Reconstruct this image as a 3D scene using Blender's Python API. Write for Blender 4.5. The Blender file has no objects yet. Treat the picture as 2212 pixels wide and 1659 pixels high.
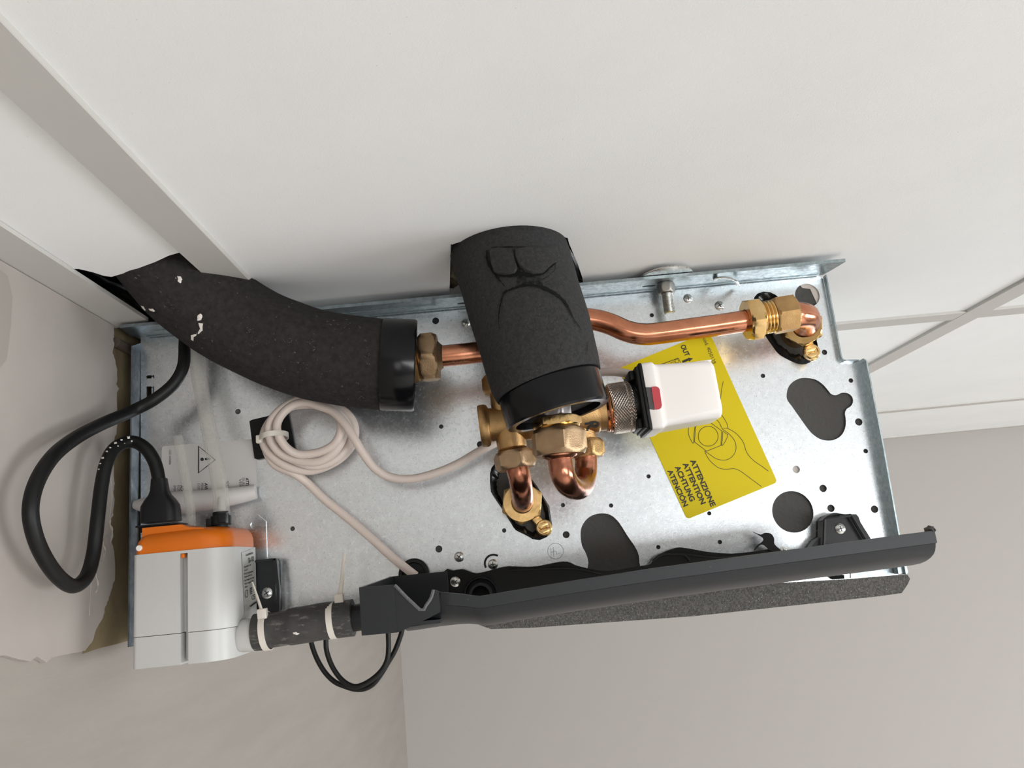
import bpy, bmesh, math, random
from math import pi, sin, cos, tan, atan2, sqrt
from mathutils import Vector as V, Matrix, noise
from mathutils.geometry import tessellate_polygon
from mathutils.bvhtree import BVHTree
random.seed(7)
SC = bpy.context.scene
COL = SC.collection
# ------------------------------------------------------------------ camera
# world: X to the right along the unit's end panel (plane Y = 0), Y away from the viewer, Z up, floor at Z = 0
FL = 1682.36
PITCH, YAW, ROLL = 0.2184, 0.0171, 0.0969
O = V((0.0, -0.524, 2.422))
fw = V((sin(YAW)*cos(PITCH), cos(YAW)*cos(PITCH), sin(PITCH)))
_rt = V((cos(YAW), -sin(YAW), 0)); _up = _rt.cross(fw)
rt = cos(ROLL)*_rt - sin(ROLL)*_up
up = sin(ROLL)*_rt + cos(ROLL)*_up
cd = bpy.data.cameras.new('camera'); cam = bpy.data.objects.new('camera', cd); COL.objects.link(cam)
cam.matrix_world = Matrix(((rt.x, up.x, -fw.x, O.x), (rt.y, up.y, -fw.y, O.y), (rt.z, up.z, -fw.z, O.z), (0, 0, 0, 1)))
cd.sensor_width = 36; cd.lens = 36*FL/2212; cd.clip_start = 0.01; cd.clip_end = 50
SC.camera = cam
# ------------------------------------------------------------------ world, exposure, daylight through the room's windows
w = bpy.data.worlds.new('sky'); SC.world = w; w.use_nodes = True
w.node_tree.nodes['Background'].inputs[0].default_value = (0.75, 0.86, 1.0, 1); w.node_tree.nodes['Background'].inputs[1].default_value = 1.0
SC.view_settings.view_transform = 'Standard'; SC.view_settings.look = 'None'
SC.view_settings.gamma = 1; SC.view_settings.use_curve_mapping = False; SC.view_settings.exposure = 0.27
def area(name, loc, target, sx, sy, power, col):
    l = bpy.data.lights.new(name, 'AREA'); l.shape = 'RECTANGLE'; l.size = sx; l.size_y = sy; l.energy = power; l.color = col
    o = bpy.data.objects.new(name, l); COL.objects.link(o); o.location = loc
    o.rotation_euler = (V(target)-V(loc)).to_track_quat('-Z', 'Y').to_euler(); return o
area('window_daylight', (1.75, -2.90, 1.55), (1.1, -1.2, 0.4), 2.0, 1.5, 86, (0.97, 0.99, 1.0))
area('side_window_daylight', (3.05, -.55, 1.5), (1.5, -.2, 0.5), 1.6, 1.5, 88, (0.93, 0.975, 1.0))
area('left_daylight', (0.25, -2.9, 1.45), (0.2, -1.6, 0.9), 0.5, 1.6, 7, (0.98, 0.99, 1.0))  # unseen weak source at the left for rightward shadows; no doorway is built

# ------------------------------------------------------------------ from picture measurements to points in the room
def ray(px, py):
    return (fw*FL + rt*(px-1106) - up*(py-829.5)).normalized()
def P(px, py, y=0.0):
    d = ray(px, py); return O + d*((y-O.y)/d.y)
def PX(px, py, x):
    d = ray(px, py); return O + d*((x-O.x)/d.x)
def PZ(px, py, z):
    d = ray(px, py); return O + d*((z-O.z)/d.z)
def R(p, r):
    return r*(p-O).dot(fw)/FL
CEIL = 2.6002      # underside of the grid
TILE = 2.6030      # face of the tiles
XW = -0.259        # left wall
YB = 1.2057        # back wall

# ------------------------------------------------------------------ materials
def mat(name, color, rough=0.5, metal=0.0, bump=0, bscale=200, var=None, vscale=60, vdetail=4, trans=0, alpha=1, spec=0.5, coat=0, rvar=0, stretch=None, aniso=0, sub=0):
    m = bpy.data.materials.new(name); m.use_nodes = True
    nt = m.node_tree; N = nt.nodes; L = nt.links; b = N['Principled BSDF']
    c = (*color, 1) if len(color) == 3 else color
    b.inputs['Base Color'].default_value = c
    b.inputs['Roughness'].default_value = rough; b.inputs['Metallic'].default_value = metal
    b.inputs['Specular IOR Level'].default_value = spec
    b.inputs['Transmission Weight'].default_value = trans; b.inputs['Alpha'].default_value = alpha
    b.inputs['Coat Weight'].default_value = coat
    if sub:
        b.inputs['Subsurface Weight'].default_value = sub; b.inputs['Subsurface Scale'].default_value = 0.004
    tc = N.new('ShaderNodeTexCoord'); src = tc.outputs['Object']
    if stretch:
        mp = N.new('ShaderNodeMapping'); mp.inputs['Scale'].default_value = stretch; L.new(src, mp.inputs['Vector']); src = mp.outputs[0]
    if var:
        n = N.new('ShaderNodeTexNoise'); n.inputs['Scale'].default_value = vscale; n.inputs['Detail'].default_value = vdetail; n.inputs['Roughness'].default_value = .6
        L.new(src, n.inputs['Vector'])
        r = N.new('ShaderNodeValToRGB'); r.color_ramp.elements[0].position = .34; r.color_ramp.elements[1].position = .66
        r.color_ramp.elements[0].color = (*var, 1); r.color_ramp.elements[1].color = c
        L.new(n.outputs['Fac'], r.inputs['Fac']); L.new(r.outputs['Color'], b.inputs['Base Color'])
    if rvar:
        n3 = N.new('ShaderNodeTexNoise'); n3.inputs['Scale'].default_value = vscale*1.7; n3.inputs['Detail'].default_value = 3
        L.new(src, n3.inputs['Vector'])
        mr = N.new('ShaderNodeMapRange'); mr.inputs['From Min'].default_value = .3; mr.inputs['From Max'].default_value = .7
        mr.inputs['To Min'].default_value = max(0.02, rough-rvar); mr.inputs['To Max'].default_value = min(1, rough+rvar)
        L.new(n3.outputs['Fac'], mr.inputs['Value']); L.new(mr.outputs[0], b.inputs['Roughness'])
    if bump:
        n2 = N.new('ShaderNodeTexNoise'); n2.inputs['Scale'].default_value = bscale; n2.inputs['Detail'].default_value = 4
        L.new(src, n2.inputs['Vector'])
        bp = N.new('ShaderNodeBump'); bp.inputs['Strength'].default_value = bump; bp.inputs['Distance'].default_value = 0.001
        L.new(n2.outputs['Fac'], bp.inputs['Height']); L.new(bp.outputs[0], b.inputs['Normal'])
    return m
def speckle(m, col, scale, thr, width=.03, stretch=None):
    """small flecks of another colour over what feeds the base colour"""
    nt = m.node_tree; N = nt.nodes; L = nt.links; b = N['Principled BSDF']
    tc = N.new('ShaderNodeTexCoord'); n = N.new('ShaderNodeTexNoise'); n.inputs['Scale'].default_value = scale; n.inputs['Detail'].default_value = 3
    n.inputs['Roughness'].default_value = .7
    src = tc.outputs['Object']
    if stretch:
        mp = N.new('ShaderNodeMapping'); mp.inputs['Scale'].default_value = stretch; L.new(src, mp.inputs['Vector']); src = mp.outputs[0]
    L.new(src, n.inputs['Vector'])
    r = N.new('ShaderNodeMapRange'); r.inputs['From Min'].default_value = thr; r.inputs['From Max'].default_value = thr+width
    L.new(n.outputs['Fac'], r.inputs['Value'])
    mx = N.new('ShaderNodeMix'); mx.data_type = 'RGBA'
    i = b.inputs['Base Color']
    if i.links: L.new(i.links[0].from_socket, mx.inputs[6])
    else: mx.inputs[6].default_value = i.default_value
    mx.inputs[7].default_value = (*col, 1)
    L.new(r.outputs[0], mx.inputs[0]); L.new(mx.outputs[2], i)
    return m
M = {}
M['tile'] = mat('ceiling_tile_fleece', (.85, .85, .845), .95, bump=.1, bscale=1500, var=(.82, .82, .815), vscale=9, spec=.1)
speckle(M['tile'], (.66, .64, .61), 420, .70, .05)
M['grid'] = mat('painted_grid_steel', (.52, .50, .475), .5)
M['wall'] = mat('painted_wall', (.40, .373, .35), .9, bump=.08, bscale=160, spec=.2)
M['wall_left'] = mat('skimmed_wall', (.325, .295, .265), .9, bump=.15, bscale=120, spec=.2, var=(.30, .272, .245), vscale=14, stretch=(1, .4, 3))  # darker than the other walls: shade on this side put into the colour
M['plaster'] = mat('fresh_plaster', (.41, .372, .343), .92, bump=.3, bscale=40, var=(.37, .333, .305), vscale=10, spec=.15)
M['raw_wall'] = mat('raw_brown_wall', (.235, .19, .115), .95, bump=.4, bscale=90, var=(.17, .13, .075), vscale=25, spec=.1)
M['floor'] = mat('pale_floor', (.68, .655, .62), .6)
M['plenum'] = mat('dark_void', (.035, .028, .022), .95, spec=.1)
M['galv'] = mat('galvanised_steel', (.87, .915, .95), .26, metal=.97, bump=.03, bscale=900, var=(.79, .83, .865), vscale=260, vdetail=6, rvar=.025)
speckle(M['galv'], (.36, .39, .41), 1300, .60, .10)
M['galv_lip'] = mat('galvanised_steel_lip', (.42, .48, .50), .38, metal=.95, var=(.28, .34, .36), vscale=300, rvar=.1)  # darker than the panel steel: the flange's dim reflections put into the colour
M['zinc'] = mat('zinc_plate', (.62, .63, .61), .3, metal=1, rvar=.1, vscale=300)
M['foam'] = mat('black_foam', (.038, .037, .037), .85, bump=.6, bscale=900, var=(.024, .0235, .0235), vscale=500, spec=.2)
speckle(M['foam'], (.10, .095, .09), 1400, .64, .05)
M['foam2'] = mat('dusty_black_foam', (.030, .027, .026), .85, bump=.5, bscale=600, var=(.018, .016, .016), vscale=300, spec=.2)
speckle(M['foam2'], (.13, .12, .11), 260, .665, .06)
M['foam_liner'] = mat('liner_foam', (.085, .082, .078), .85, bump=.8, bscale=350, spec=.2)
M['foam_pad'] = mat('grey_foam_pad', (.15, .145, .135), .9, bump=.8, bscale=1200, var=(.07, .067, .063), vscale=900, spec=.2)
speckle(M['foam_pad'], (.5, .5, .48), 1300, .64, .03)
M['black'] = mat('black_plastic', (.008, .008, .009), .38, bump=.06, bscale=300, spec=.3)
M['black_soft'] = mat('black_rubber', (.006, .006, .006), .45, bump=.1, bscale=400, spec=.25)
M['black_shiny'] = mat('black_film', (.006, .006, .0065), .25, spec=.35, bump=.3, bscale=120)
M['void'] = mat('dark_hole', (.008, .008, .008), .9, spec=.1)
M['tray'] = mat('anthracite_plastic', (.0095, .011, .0135), .42, bump=.04, bscale=250, spec=.3, coat=.3)
M['tray'].node_tree.nodes['Principled BSDF'].inputs['Coat Roughness'].default_value = .38
speckle(M['tray'], (.09, .09, .09), 420, .70, .08)
M['ring'] = mat('ring_rubber', (.004, .004, .005), .2, bump=.02, bscale=200, spec=.28)
M['copper'] = mat('copper', (.72, .32, .19), .22, metal=1, var=(.52, .20, .11), vscale=45, bump=.05, bscale=160, rvar=.08)
M['copper_dark'] = mat('tarnished_copper', (.62, .27, .165), .26, metal=1, var=(.34, .13, .08), vscale=55, bump=.08, bscale=160, rvar=.1)
M['brass'] = mat('cast_brass', (.56, .36, .16), .42, metal=1, var=(.42, .25, .11), vscale=70, bump=.22, bscale=1700, rvar=.08)
M['brass_dull'] = mat('dull_brass', (.47, .33, .20), .45, metal=1, var=(.36, .24, .14), vscale=60, bump=.2, bscale=1700, rvar=.08)
M['brass_bright'] = mat('bright_brass', (.80, .56, .26), .25, metal=1, var=(.66, .42, .17), vscale=60, bump=.05, bscale=300, rvar=.08)
M['knurl'] = mat('nickel_knurl', (.72, .63, .55), .28, metal=1)
M['white'] = mat('white_plastic', (.83, .79, .755), .42, spec=.4)
M['red'] = mat('red_plastic', (.50, .045, .06), .45, bump=.05, bscale=300)
M['greyplastic'] = mat('dark_grey_plastic', (.06, .055, .055), .5, bump=.1, bscale=500)
M['pump'] = mat('pump_grey_plastic', (.52, .515, .50), .35, spec=.4)
M['pumpdark'] = mat('pump_grey_duller', (.50, .49, .475), .4)  # slightly darker grey than the pump housing
M['orange'] = mat('orange_plastic', (.66, .150, .008), .3, spec=.4)
M['cable'] = mat('white_cable', (.70, .60, .54), .5, sub=.1)
M['tie'] = mat('nylon_tie', (.66, .61, .54), .4)
M['yellow'] = mat('yellow_sticker', (.72, .565, .008), .45, spec=.2)
M['paper'] = mat('white_sticker', (.60, .575, .56), .5)
M['ink'] = mat('black_ink', (.03, .026, .018), .6)
M['ink2'] = mat('black_print', (.02, .02, .02), .6)
M['silverlabel'] = mat('silver_label', (.47, .47, .43), .4, metal=.2)
M['spot'] = mat('plaster_spots', (.72, .67, .62), .9, bump=.5, bscale=700)
M['lightbehind'] = mat('lit_wall_seen_through', (.60, .54, .50), .9)  # tone of the lit wall beyond, for the stand-ins behind two holes
def clear():
    m = bpy.data.materials.new('clear_vinyl'); m.use_nodes = True; nt = m.node_tree; N = nt.nodes; L = nt.links
    b = N['Principled BSDF']; b.inputs['Base Color'].default_value = (.86, .83, .79, 1); b.inputs['Roughness'].default_value = .2
    t = N.new('ShaderNodeBsdfTransparent'); t.inputs[0].default_value = (.93, .93, .92, 1)
    lw = N.new('ShaderNodeLayerWeight'); lw.inputs['Blend'].default_value = .35
    mr = N.new('ShaderNodeMapRange'); mr.inputs['To Min'].default_value = .09; mr.inputs['To Max'].default_value = .5
    L.new(lw.outputs['Facing'], mr.inputs['Value'])
    mx = N.new('ShaderNodeMixShader'); L.new(mr.outputs[0], mx.inputs[0]); L.new(t.outputs[0], mx.inputs[1]); L.new(b.outputs[0], mx.inputs[2])
    L.new(mx.outputs[0], N['Material Output'].inputs[0]); return m
M['clear'] = clear()

# ------------------------------------------------------------------ object helpers
def tag(o, label=None, cat=None, group=None, kind=None):
    if label: o['label'] = label
    if cat: o['category'] = cat
    if group: o['group'] = group
    if kind: o['kind'] = kind
    return o
def thing(name, label, cat, loc, group=None):
    o = bpy.data.objects.new(name, None); COL.objects.link(o); o.location = loc; o.empty_display_size = .01
    bpy.context.view_layer.update()
    return tag(o, label, cat, group)
def build(name, bm, mats, parent=None, smooth=35, keepw=False):
    """link a bmesh (world coordinates) as one object with its origin at its middle"""
    if not isinstance(mats, (list, tuple)): mats = [mats]
    bmesh.ops.recalc_face_normals(bm, faces=bm.faces) if not keepw else None
    bm.verts.ensure_lookup_table()
    lo = V((min(v.co[i] for v in bm.verts) for i in range(3))); hi = V((max(v.co[i] for v in bm.verts) for i in range(3)))
    c = (lo+hi)/2
    bmesh.ops.translate(bm, verts=bm.verts, vec=-c)
    me = bpy.data.meshes.new(name); bm.to_mesh(me); bm.free()
    for m in mats: me.materials.append(m)
    if smooth:
        for p in me.polygons: p.use_smooth = True
        me.set_sharp_from_angle(angle=math.radians(smooth))
    o = bpy.data.objects.new(name, me); COL.objects.link(o); o.location = c
    if parent:
        o.parent = parent; o.matrix_parent_inverse = parent_world(parent).inverted()
    return o
def parent_world(p):
    m = Matrix.Translation(p.location)
    if p.parent: m = parent_world(p.parent) @ p.matrix_parent_inverse @ m
    return m
def B(): return bmesh.new()
def face(bm, vs, mi=0):
    try: f = bm.faces.new(vs); f.material_index = mi; return f
    except ValueError: return None
def frame(axis, hint=V((0, 0, 1))):
    a = axis.normalized()
    if abs(a.dot(hint)) > .97: hint = V((0, 1, 0))
    x = hint.cross(a).normalized(); y = a.cross(x); return x, y, a
def catmull(pts, n=8):
    out = []; m = len(pts)
    for i in range(m-1):
        p0 = pts[max(i-1, 0)]; p1 = pts[i]; p2 = pts[i+1]; p3 = pts[min(i+2, m-1)]
        for k in range(n):
            t = k/n
            out.append(.5*((2*p1)+(p2-p0)*t+(2*p0-5*p1+4*p2-p3)*t*t+(3*p1-p0-3*p2+p3)*t**3))
    out.append(pts[-1]); return out
def sweep(bm, pts, rad, seg=20, mi=0, cap=True, sq=1.0, rfun=None):
    """round tube along points; rad is a number or a list"""
    n = len(pts); rings = []; x = None
    for i, p in enumerate(pts):
        t = (pts[min(i+1, n-1)]-pts[max(i-1, 0)]).normalized()
        if x is None: x, y, _ = frame(t)
        else:
            x = (x - t*x.dot(t)).normalized(); y = t.cross(x)
        r = rad[i] if isinstance(rad, (list, tuple)) else rad
        ring = []
        for k in range(seg):
            a = 2*pi*k/seg; rr = r*(rfun(i/(n-1), a) if rfun else 1)
            ring.append(bm.verts.new(p + x*cos(a)*rr + y*sin(a)*rr*sq))
        rings.append(ring)
    for a, b in zip(rings, rings[1:]):
        for k in range(seg): face(bm, (a[k], a[(k+1) % seg], b[(k+1) % seg], b[k]), mi)
    if cap:
        face(bm, list(reversed(rings[0])), mi); face(bm, rings[-1], mi)
    return rings
def lathe(bm, p0, p1, prof, seg=32, mi=0, cap=True, hexr=None):
    """prof: (t, r) pairs along p0->p1, t in metres when p1 is a direction"""
    x, y, a = frame(p1-p0); L = (p1-p0).length; rings = []
    for t, r in prof:
        rings.append([bm.verts.new(p0 + a*(t*L) + (x*cos(2*pi*k/seg)+y*sin(2*pi*k/seg))*r) for k in range(seg)])
    for i, (q, s) in enumerate(zip(rings, rings[1:])):
        for k in range(seg): face(bm, (q[k], q[(k+1) % seg], s[(k+1) % seg], s[k]), mi)
    if cap: face(bm, list(reversed(rings[0])), mi); face(bm, rings[-1], mi)
def hexnut(bm, p0, p1, r, mi=0, rot=0, hole=0, cham=.16):
    """hexagon prism with turned chamfers; r = across corners / 2"""
    seg = 48; x, y, a = frame(p1-p0); L = (p1-p0).length; ap = r*cos(pi/6); rings = []
    def rad(th, rc):
        m = ((th-rot) % (pi/3)) - pi/6
        return min(ap/cos(m), rc)
    prof = [(0, ap*.97), (cham*.5, ap*1.05), (cham, r*1.01), (1-cham, r*1.01), (1-cham*.5, ap*1.05), (1, ap*.97)]
    if hole: prof = [(.0, hole)] + prof + [(1, hole)]
    for t, rc in prof:
        rings.append([bm.verts.new(p0+a*(t*L)+(x*cos(2*pi*k/seg+rot)+y*sin(2*pi*k/seg+rot))*rad(2*pi*k/seg+rot, rc)) for k in range(seg)])
    for q, s in zip(rings, rings[1:]):
        for k in range(seg): face(bm, (q[k], q[(k+1) % seg], s[(k+1) % seg], s[k]), mi)
    if not hole: face(bm, list(reversed(rings[0])), mi); face(bm, rings[-1], mi)
def prism(bm, loops, d, mi=0, bevel=0):
    """loops of 3D points (outer first, then holes) extruded by vector d"""
    tri = tessellate_polygon([[p for p in l] for l in loops])
    flat = [p for l in loops for p in l]
    f = [bm.verts.new(p) for p in flat]; g = [bm.verts.new(p+d) for p in flat]
    for t in tri:
        face(bm, [f[i] for i in t], mi); face(bm, [g[i] for i in reversed(t)], mi)
    o = 0
    for l in loops:
        n = len(l)
        for i in range(n): face(bm, (f[o+i], f[o+(i+1) % n], g[o+(i+1) % n], g[o+i]), mi)
        o += n
def box(bm, lo, hi, mi=0, bev=0, M4=None, seg=3):
    lo = V(lo); hi = V(hi)
    r = bmesh.ops.create_cube(bm, size=1); vs = r['verts']
    for v in vs: v.co = V((lo[i]+(v.co[i]+.5)*(hi[i]-lo[i]) for i in range(3)))
    fs = list({f for v in vs for f in v.link_faces})
    for f in fs: f.material_index = mi
    if bev:
        es = list({e for v in vs for e in v.link_edges})
        r2 = bmesh.ops.bevel(bm, geom=es, offset=bev, segments=seg, profile=.5, affect='EDGES', clamp_overlap=True)
        vs = list({v for f in r2['faces'] for v in f.verts} | {v for v in vs if v.is_valid})
    if M4:
        done = set()
        st = [v for v in vs if v.is_valid]
        # every vertex connected with this box
        seen = set(st)
        while st:
            v = st.pop()
            for e in v.link_edges:
                u = e.other_vert(v)
                if u not in seen: seen.add(u); st.append(u)
        for v in seen: v.co = M4 @ v.co
def loc_frame(o, xdir, zhint=V((0, 0, 1))):
    x = xdir.normalized(); y = zhint.cross(x).normalized(); z = x.cross(y)
    return Matrix(((x.x, y.x, z.x, o.x), (x.y, y.y, z.y, o.y), (x.z, y.z, z.z, o.z), (0, 0, 0, 1)))
def pp(pts, y=0.0): return [P(a, b, y) for a, b in pts]
def circ(cx, cy, r, n=24, ry=None, y=0.0):
    c = P(cx, cy, y); rr = R(c, r); r2 = R(c, ry) if ry else rr
    return [c+V((cos(2*pi*k/n)*rr, 0, sin(2*pi*k/n)*r2)) for k in range(n)]
def smooth_loop(pts, n=5):
    m = len(pts); out = []
    for i in range(m):
        p0, p1, p2, p3 = pts[i-1], pts[i], pts[(i+1) % m], pts[(i+2) % m]
        for k in range(n):
            t = k/n
            out.append(.5*((2*p1)+(p2-p0)*t+(2*p0-5*p1+4*p2-p3)*t*t+(3*p1-p0-3*p2+p3)*t**3))
    return out
def bvh_of(*objs):
    vs = []; fs = []
    for o in objs:
        off = len(vs); mw = Matrix.Translation(o.location) if not o.parent else parent_world(o.parent) @ o.matrix_parent_inverse @ Matrix.Translation(o.location)
        vs += [mw @ v.co for v in o.data.vertices]; fs += [[off+i for i in p.vertices] for p in o.data.polygons]
    return BVHTree.FromPolygons(vs, fs)
def hit(bvh, px, py, lift=.0003):
    d = ray(px, py); h = bvh.ray_cast(O, d)
    if h[0] is None: return None
    n = h[1]
    if n.dot(d) > 0: n = -n
    return h[0]+n*lift, n
def text2d(s, font_bold=False):
    """text outline as a 2D mesh: verts, polys, size 1"""
    cu = bpy.data.curves.new('t', 'FONT'); cu.body = s; cu.size = 1
    if font_bold: cu.offset = .034
    ob = bpy.data.objects.new('t', cu); COL.objects.link(ob); bpy.context.view_layer.update()
    me = ob.to_mesh(); vs = [(v.co.x, v.co.y) for v in me.vertices]; ps = [list(p.vertices) for p in me.polygons]
    ob.to_mesh_clear(); bpy.data.objects.remove(ob); bpy.data.curves.remove(cu)
    return vs, ps
def put_text(bm, s, org, xd, yd, width=None, height=1.0, place=None, mi=0, bold=False):
    """writes s from picture point org, baseline xd, up yd (unit vectors in the picture), cap height and width in pixels"""
    vs, ps = text2d(s, bold)
    if not vs: return
    x0 = min(v[0] for v in vs); x1 = max(v[0] for v in vs); k = height/.69
    kx = (width/(x1-x0)) if width else k
    pts = []
    for x, y in vs:
        a = (x-x0)*kx; b = y*k
        q = place(org[0]+xd[0]*a+yd[0]*b, org[1]+xd[1]*a+yd[1]*b); pts.append(bm.verts.new(q) if q is not None else None)
    for p in ps:
        if all(pts[i] for i in p): face(bm, [pts[i] for i in p], mi)
def strip(bm, pts, wpx, place, mi=0, closed=False):
    """line of width wpx drawn through picture points on a surface"""
    n = len(pts); L = []; Rr = []
    for i, (x, y) in enumerate(pts):
        a = pts[(i-1) % n] if closed else pts[max(i-1, 0)]; b = pts[(i+1) % n] if closed else pts[min(i+1, n-1)]
        dx, dy = b[0]-a[0], b[1]-a[1]; l = sqrt(dx*dx+dy*dy) or 1; nx, ny = -dy/l*wpx/2, dx/l*wpx/2
        q = place(x+nx, y+ny); s = place(x-nx, y-ny)
        L.append(bm.verts.new(q) if q is not None else None); Rr.append(bm.verts.new(s) if s is not None else None)
    for i in range(n if closed else n-1):
        j = (i+1) % n
        if L[i] and L[j] and Rr[i] and Rr[j]: face(bm, (L[i], L[j], Rr[j], Rr[i]), mi)
def c2(pts, n=6):
    return [(p.x, p.y) for p in catmull([V((a, b, 0)) for a, b in pts], n)]

# ================================================================== THE ROOM
def structure(name, bm, m, smooth=0, keepw=False): return tag(build(name, bm, m, None, smooth, keepw), kind='structure')
XR = 3.15; YF = -3.0
bm = B(); box(bm, (XW-.1, YF-.1, -.1), (XR+.1, YB+.1, 0)); structure('floor', bm, M['floor'])
bm = B(); box(bm, (XW-.1, YB, 0), (XR+.1, YB+.1, 3.1)); structure('wall_back', bm, M['wall'])
bm = B(); box(bm, (XR, YF, 0), (XR+.1, YB, 3.1)); structure('wall_right', bm, M['wall'])
bm = B(); box(bm, (XW-.1, YF-.1, 0), (XR+.1, YF, 3.1)); structure('wall_front', bm, M['wall'])
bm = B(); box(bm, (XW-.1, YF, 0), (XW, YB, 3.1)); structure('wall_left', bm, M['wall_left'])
bm = B(); box(bm, (XW-.1, YF-.1, 3.1), (XR+.1, YB+.1, 3.2)); structure('ceiling_slab', bm, M['plenum'])
# two windows with frames behind the viewer, which give the daylight
def window(n, lo, hi, ax):
    bm = B(); lo = V(lo); hi = V(hi); t = .05
    if ax == 'y':
        for a, b in (((lo.x, lo.y, lo.z), (hi.x, hi.y, lo.z+t)), ((lo.x, lo.y, hi.z-t), (hi.x, hi.y, hi.z)), ((lo.x, lo.y, lo.z), (lo.x+t, hi.y, hi.z)), ((hi.x-t, lo.y, lo.z), (hi.x, hi.y, hi.z))): box(bm, a, b)
    else:
        for a, b in (((lo.x, lo.y, lo.z), (hi.x, hi.y, lo.z+t)), ((lo.x, lo.y, hi.z-t), (hi.x, hi.y, hi.z)), ((lo.x, lo.y, lo.z), (hi.x, lo.y+t, hi.z)), ((lo.x, hi.y-t, lo.z), (hi.x, hi.y, hi.z))): box(bm, a, b)
    structure('window_%d' % n, bm, M['white'])
window(1, (.5, -3.0, .75), (2.6, -2.93, 2.35), 'y')
window(2, (3.08, -1.4, .7), (3.15, .3, 2.3), 'x')

# ceiling tiles as one sheet with the torn openings round the pipes
XA = -0.1445; XA2 = -0.1665; XB2 = -0.2315
def z_(pts, z=TILE): return [PZ(a, b, z) for a, b in pts]
bm = B()
hole = z_([(970, 646), (972, 600), (973, 560), (974, 530), (985, 525), (1060, 508), (1120, 500), (1176, 496), (1184, 499), (1205, 510), (1226, 514), (1230, 528), (1248, 570), (1258, 600), (1263, 632)])
def fix(h, z=TILE): return [V((p.x, p.y, z)) for p in h]
edge = z_([(158, 581), (170, 581), (200, 588), (225, 596), (241, 598), (262, 592), (300, 579), (335, 566), (365, 552), (390, 545), (402, 543)])
for p in edge: p.y = p.y
left_hole = [V((XW+.002, edge[0].y, TILE))] + [V((max(p.x, XW+.003), p.y, TILE)) for p in edge]
left_hole[-1].x = XA2+.004
left_hole += [V((XA2+.012, -.03, TILE)), V((XA2+.012, .06, TILE)), V((XW+.002, .06, TILE))]
outer = [V((XW, YF, TILE)), V((XR, YF, TILE)), V((XR, YB, TILE)), V((XW, YB, TILE))]
prism(bm, [outer, left_hole, hole], V((0, 0, .014)))
structure('ceiling', bm, M['tile'])
def bar(n, lo, hi):
    bm = B(); box(bm, lo, hi, bev=.0004, seg=1); structure('trim_%d' % n, bm, M['grid'])
pend = PZ(555, 618, CEIL)
bar(1, (XA-.0222, YF, CEIL), (XA, -.020, TILE+.001))                       # runner left of the big tile
bar(2, (XA+.576, YF, CEIL), (XA+.600, YB, TILE+.001))                     # runner on the right
YC = -0.524+0.7063
k = -4; n = 3
while YC+.6*k < YB:
    y0 = YC+.6*k
    if abs(k) <= 4:
        if k == 0 or k == 1: bar(n, (.27, y0-.024, CEIL+.0003), (XR, y0, TILE+.001)); n += 1
    k += 1
endw = PZ(300, 700, CEIL)
bm = B(); a = PZ(0, 573, CEIL)
prism(bm, [[V((XW, YF, CEIL)), V((XB2, YF, CEIL)), V((XB2, PZ(322, 694, CEIL).y, CEIL)), V((XB2-.009, PZ(305, 698, CEIL).y+.001, CEIL)), V((XW+.001, PZ(252, 709, CEIL).y, CEIL)), V((XW, PZ(250, 708, CEIL).y, CEIL))]], V((0, 0, .0025)))
structure('trim_%d' % n, bm, M['grid']); n += 1
bm = B(); box(bm, (.27, YB-.022, CEIL), (XR, YB, TILE+.001)); structure('trim_%d' % n, bm, M['grid']); n += 1

# plaster on the left wall: a thin rough coat with a torn edge, brown raw wall beyond it
def w_(pts, x): return [PX(a, b, x) for a, b in pts]
XP = XW+.0035
bm = B()
edgep = [(246, 712), (247, 722), (245, 735), (247, 748), (243, 760), (248, 775), (252, 795), (254, 815), (251, 830), (257, 838), (253, 850), (254, 900), (252, 935), (247, 948), (250, 975), (247, 990), (246, 1020), (248, 1045), (245, 1060), (248, 1085), (243, 1110), (238, 1130), (244, 1150), (240, 1170), (247, 1190), (249, 1250), (244, 1262), (236, 1290), (228, 1310), (222, 1335), (208, 1360), (200, 1385), (185, 1405), (170, 1409), (140, 1414), (112, 1420), (100, 1431), (80, 1418), (66, 1428), (40, 1424), (10, 1416), (-60, 1424), (-200, 1450)]
out = []
for i, (a, b) in enumerate(edgep[:-1]):
    c, d = edgep[i+1]
    for k in range(4):
        t = k/4; j = .9 if 0 < i < 42 else 0
        out.append((a+(c-a)*t+random.uniform(-j, j), b+(d-b)*t+random.uniform(-j, j)))
out.append(edgep[-1])
e3 = w_(out, XP); fl = [V((XP, p.y, p.z)) for p in e3]
fl += [V((XP, -.47, fl[-1].z)), V((XP, -.47, CEIL-.0005)), V((XP, fl[0].y, CEIL-.0005))]
prism(bm, [fl], V((-.003, 0, 0)))
pl = build('trim_20', bm, M['plaster'], None, 0); tag(pl, kind='structure')
bm = B()
lo = PX(250, 1392, XW+.0002)
pts = w_([(180, 1412), (215, 1400), (250, 1392), (290, 1380), (330, 1372)], XW+.0006)
fl = pts + [V((XW+.0006, .35, pts[-1].z)), V((XW+.0006, .35, CEIL+.3)), V((XW+.0006, pts[0].y, CEIL+.3))]
prism(bm, [fl], V((-.0004, 0, 0)))
tag(build('trim_21', bm, M['raw_wall'], None, 0), kind='structure')
# older grey paint left of the plaster
bm = B(); prism(bm, [w_([(-120, 560), (0, 582), (17, 596), (22, 618), (27, 640), (24, 700), (17, 760), (14, 778), (2, 792), (-10, 815), (-120, 860)], XP+.0006)], V((-.0007, 0, 0)))
tag(build('trim_22', bm, mat('old_grey_paint', (.33, .30, .27), .9), None, 0), kind='structure')
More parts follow.
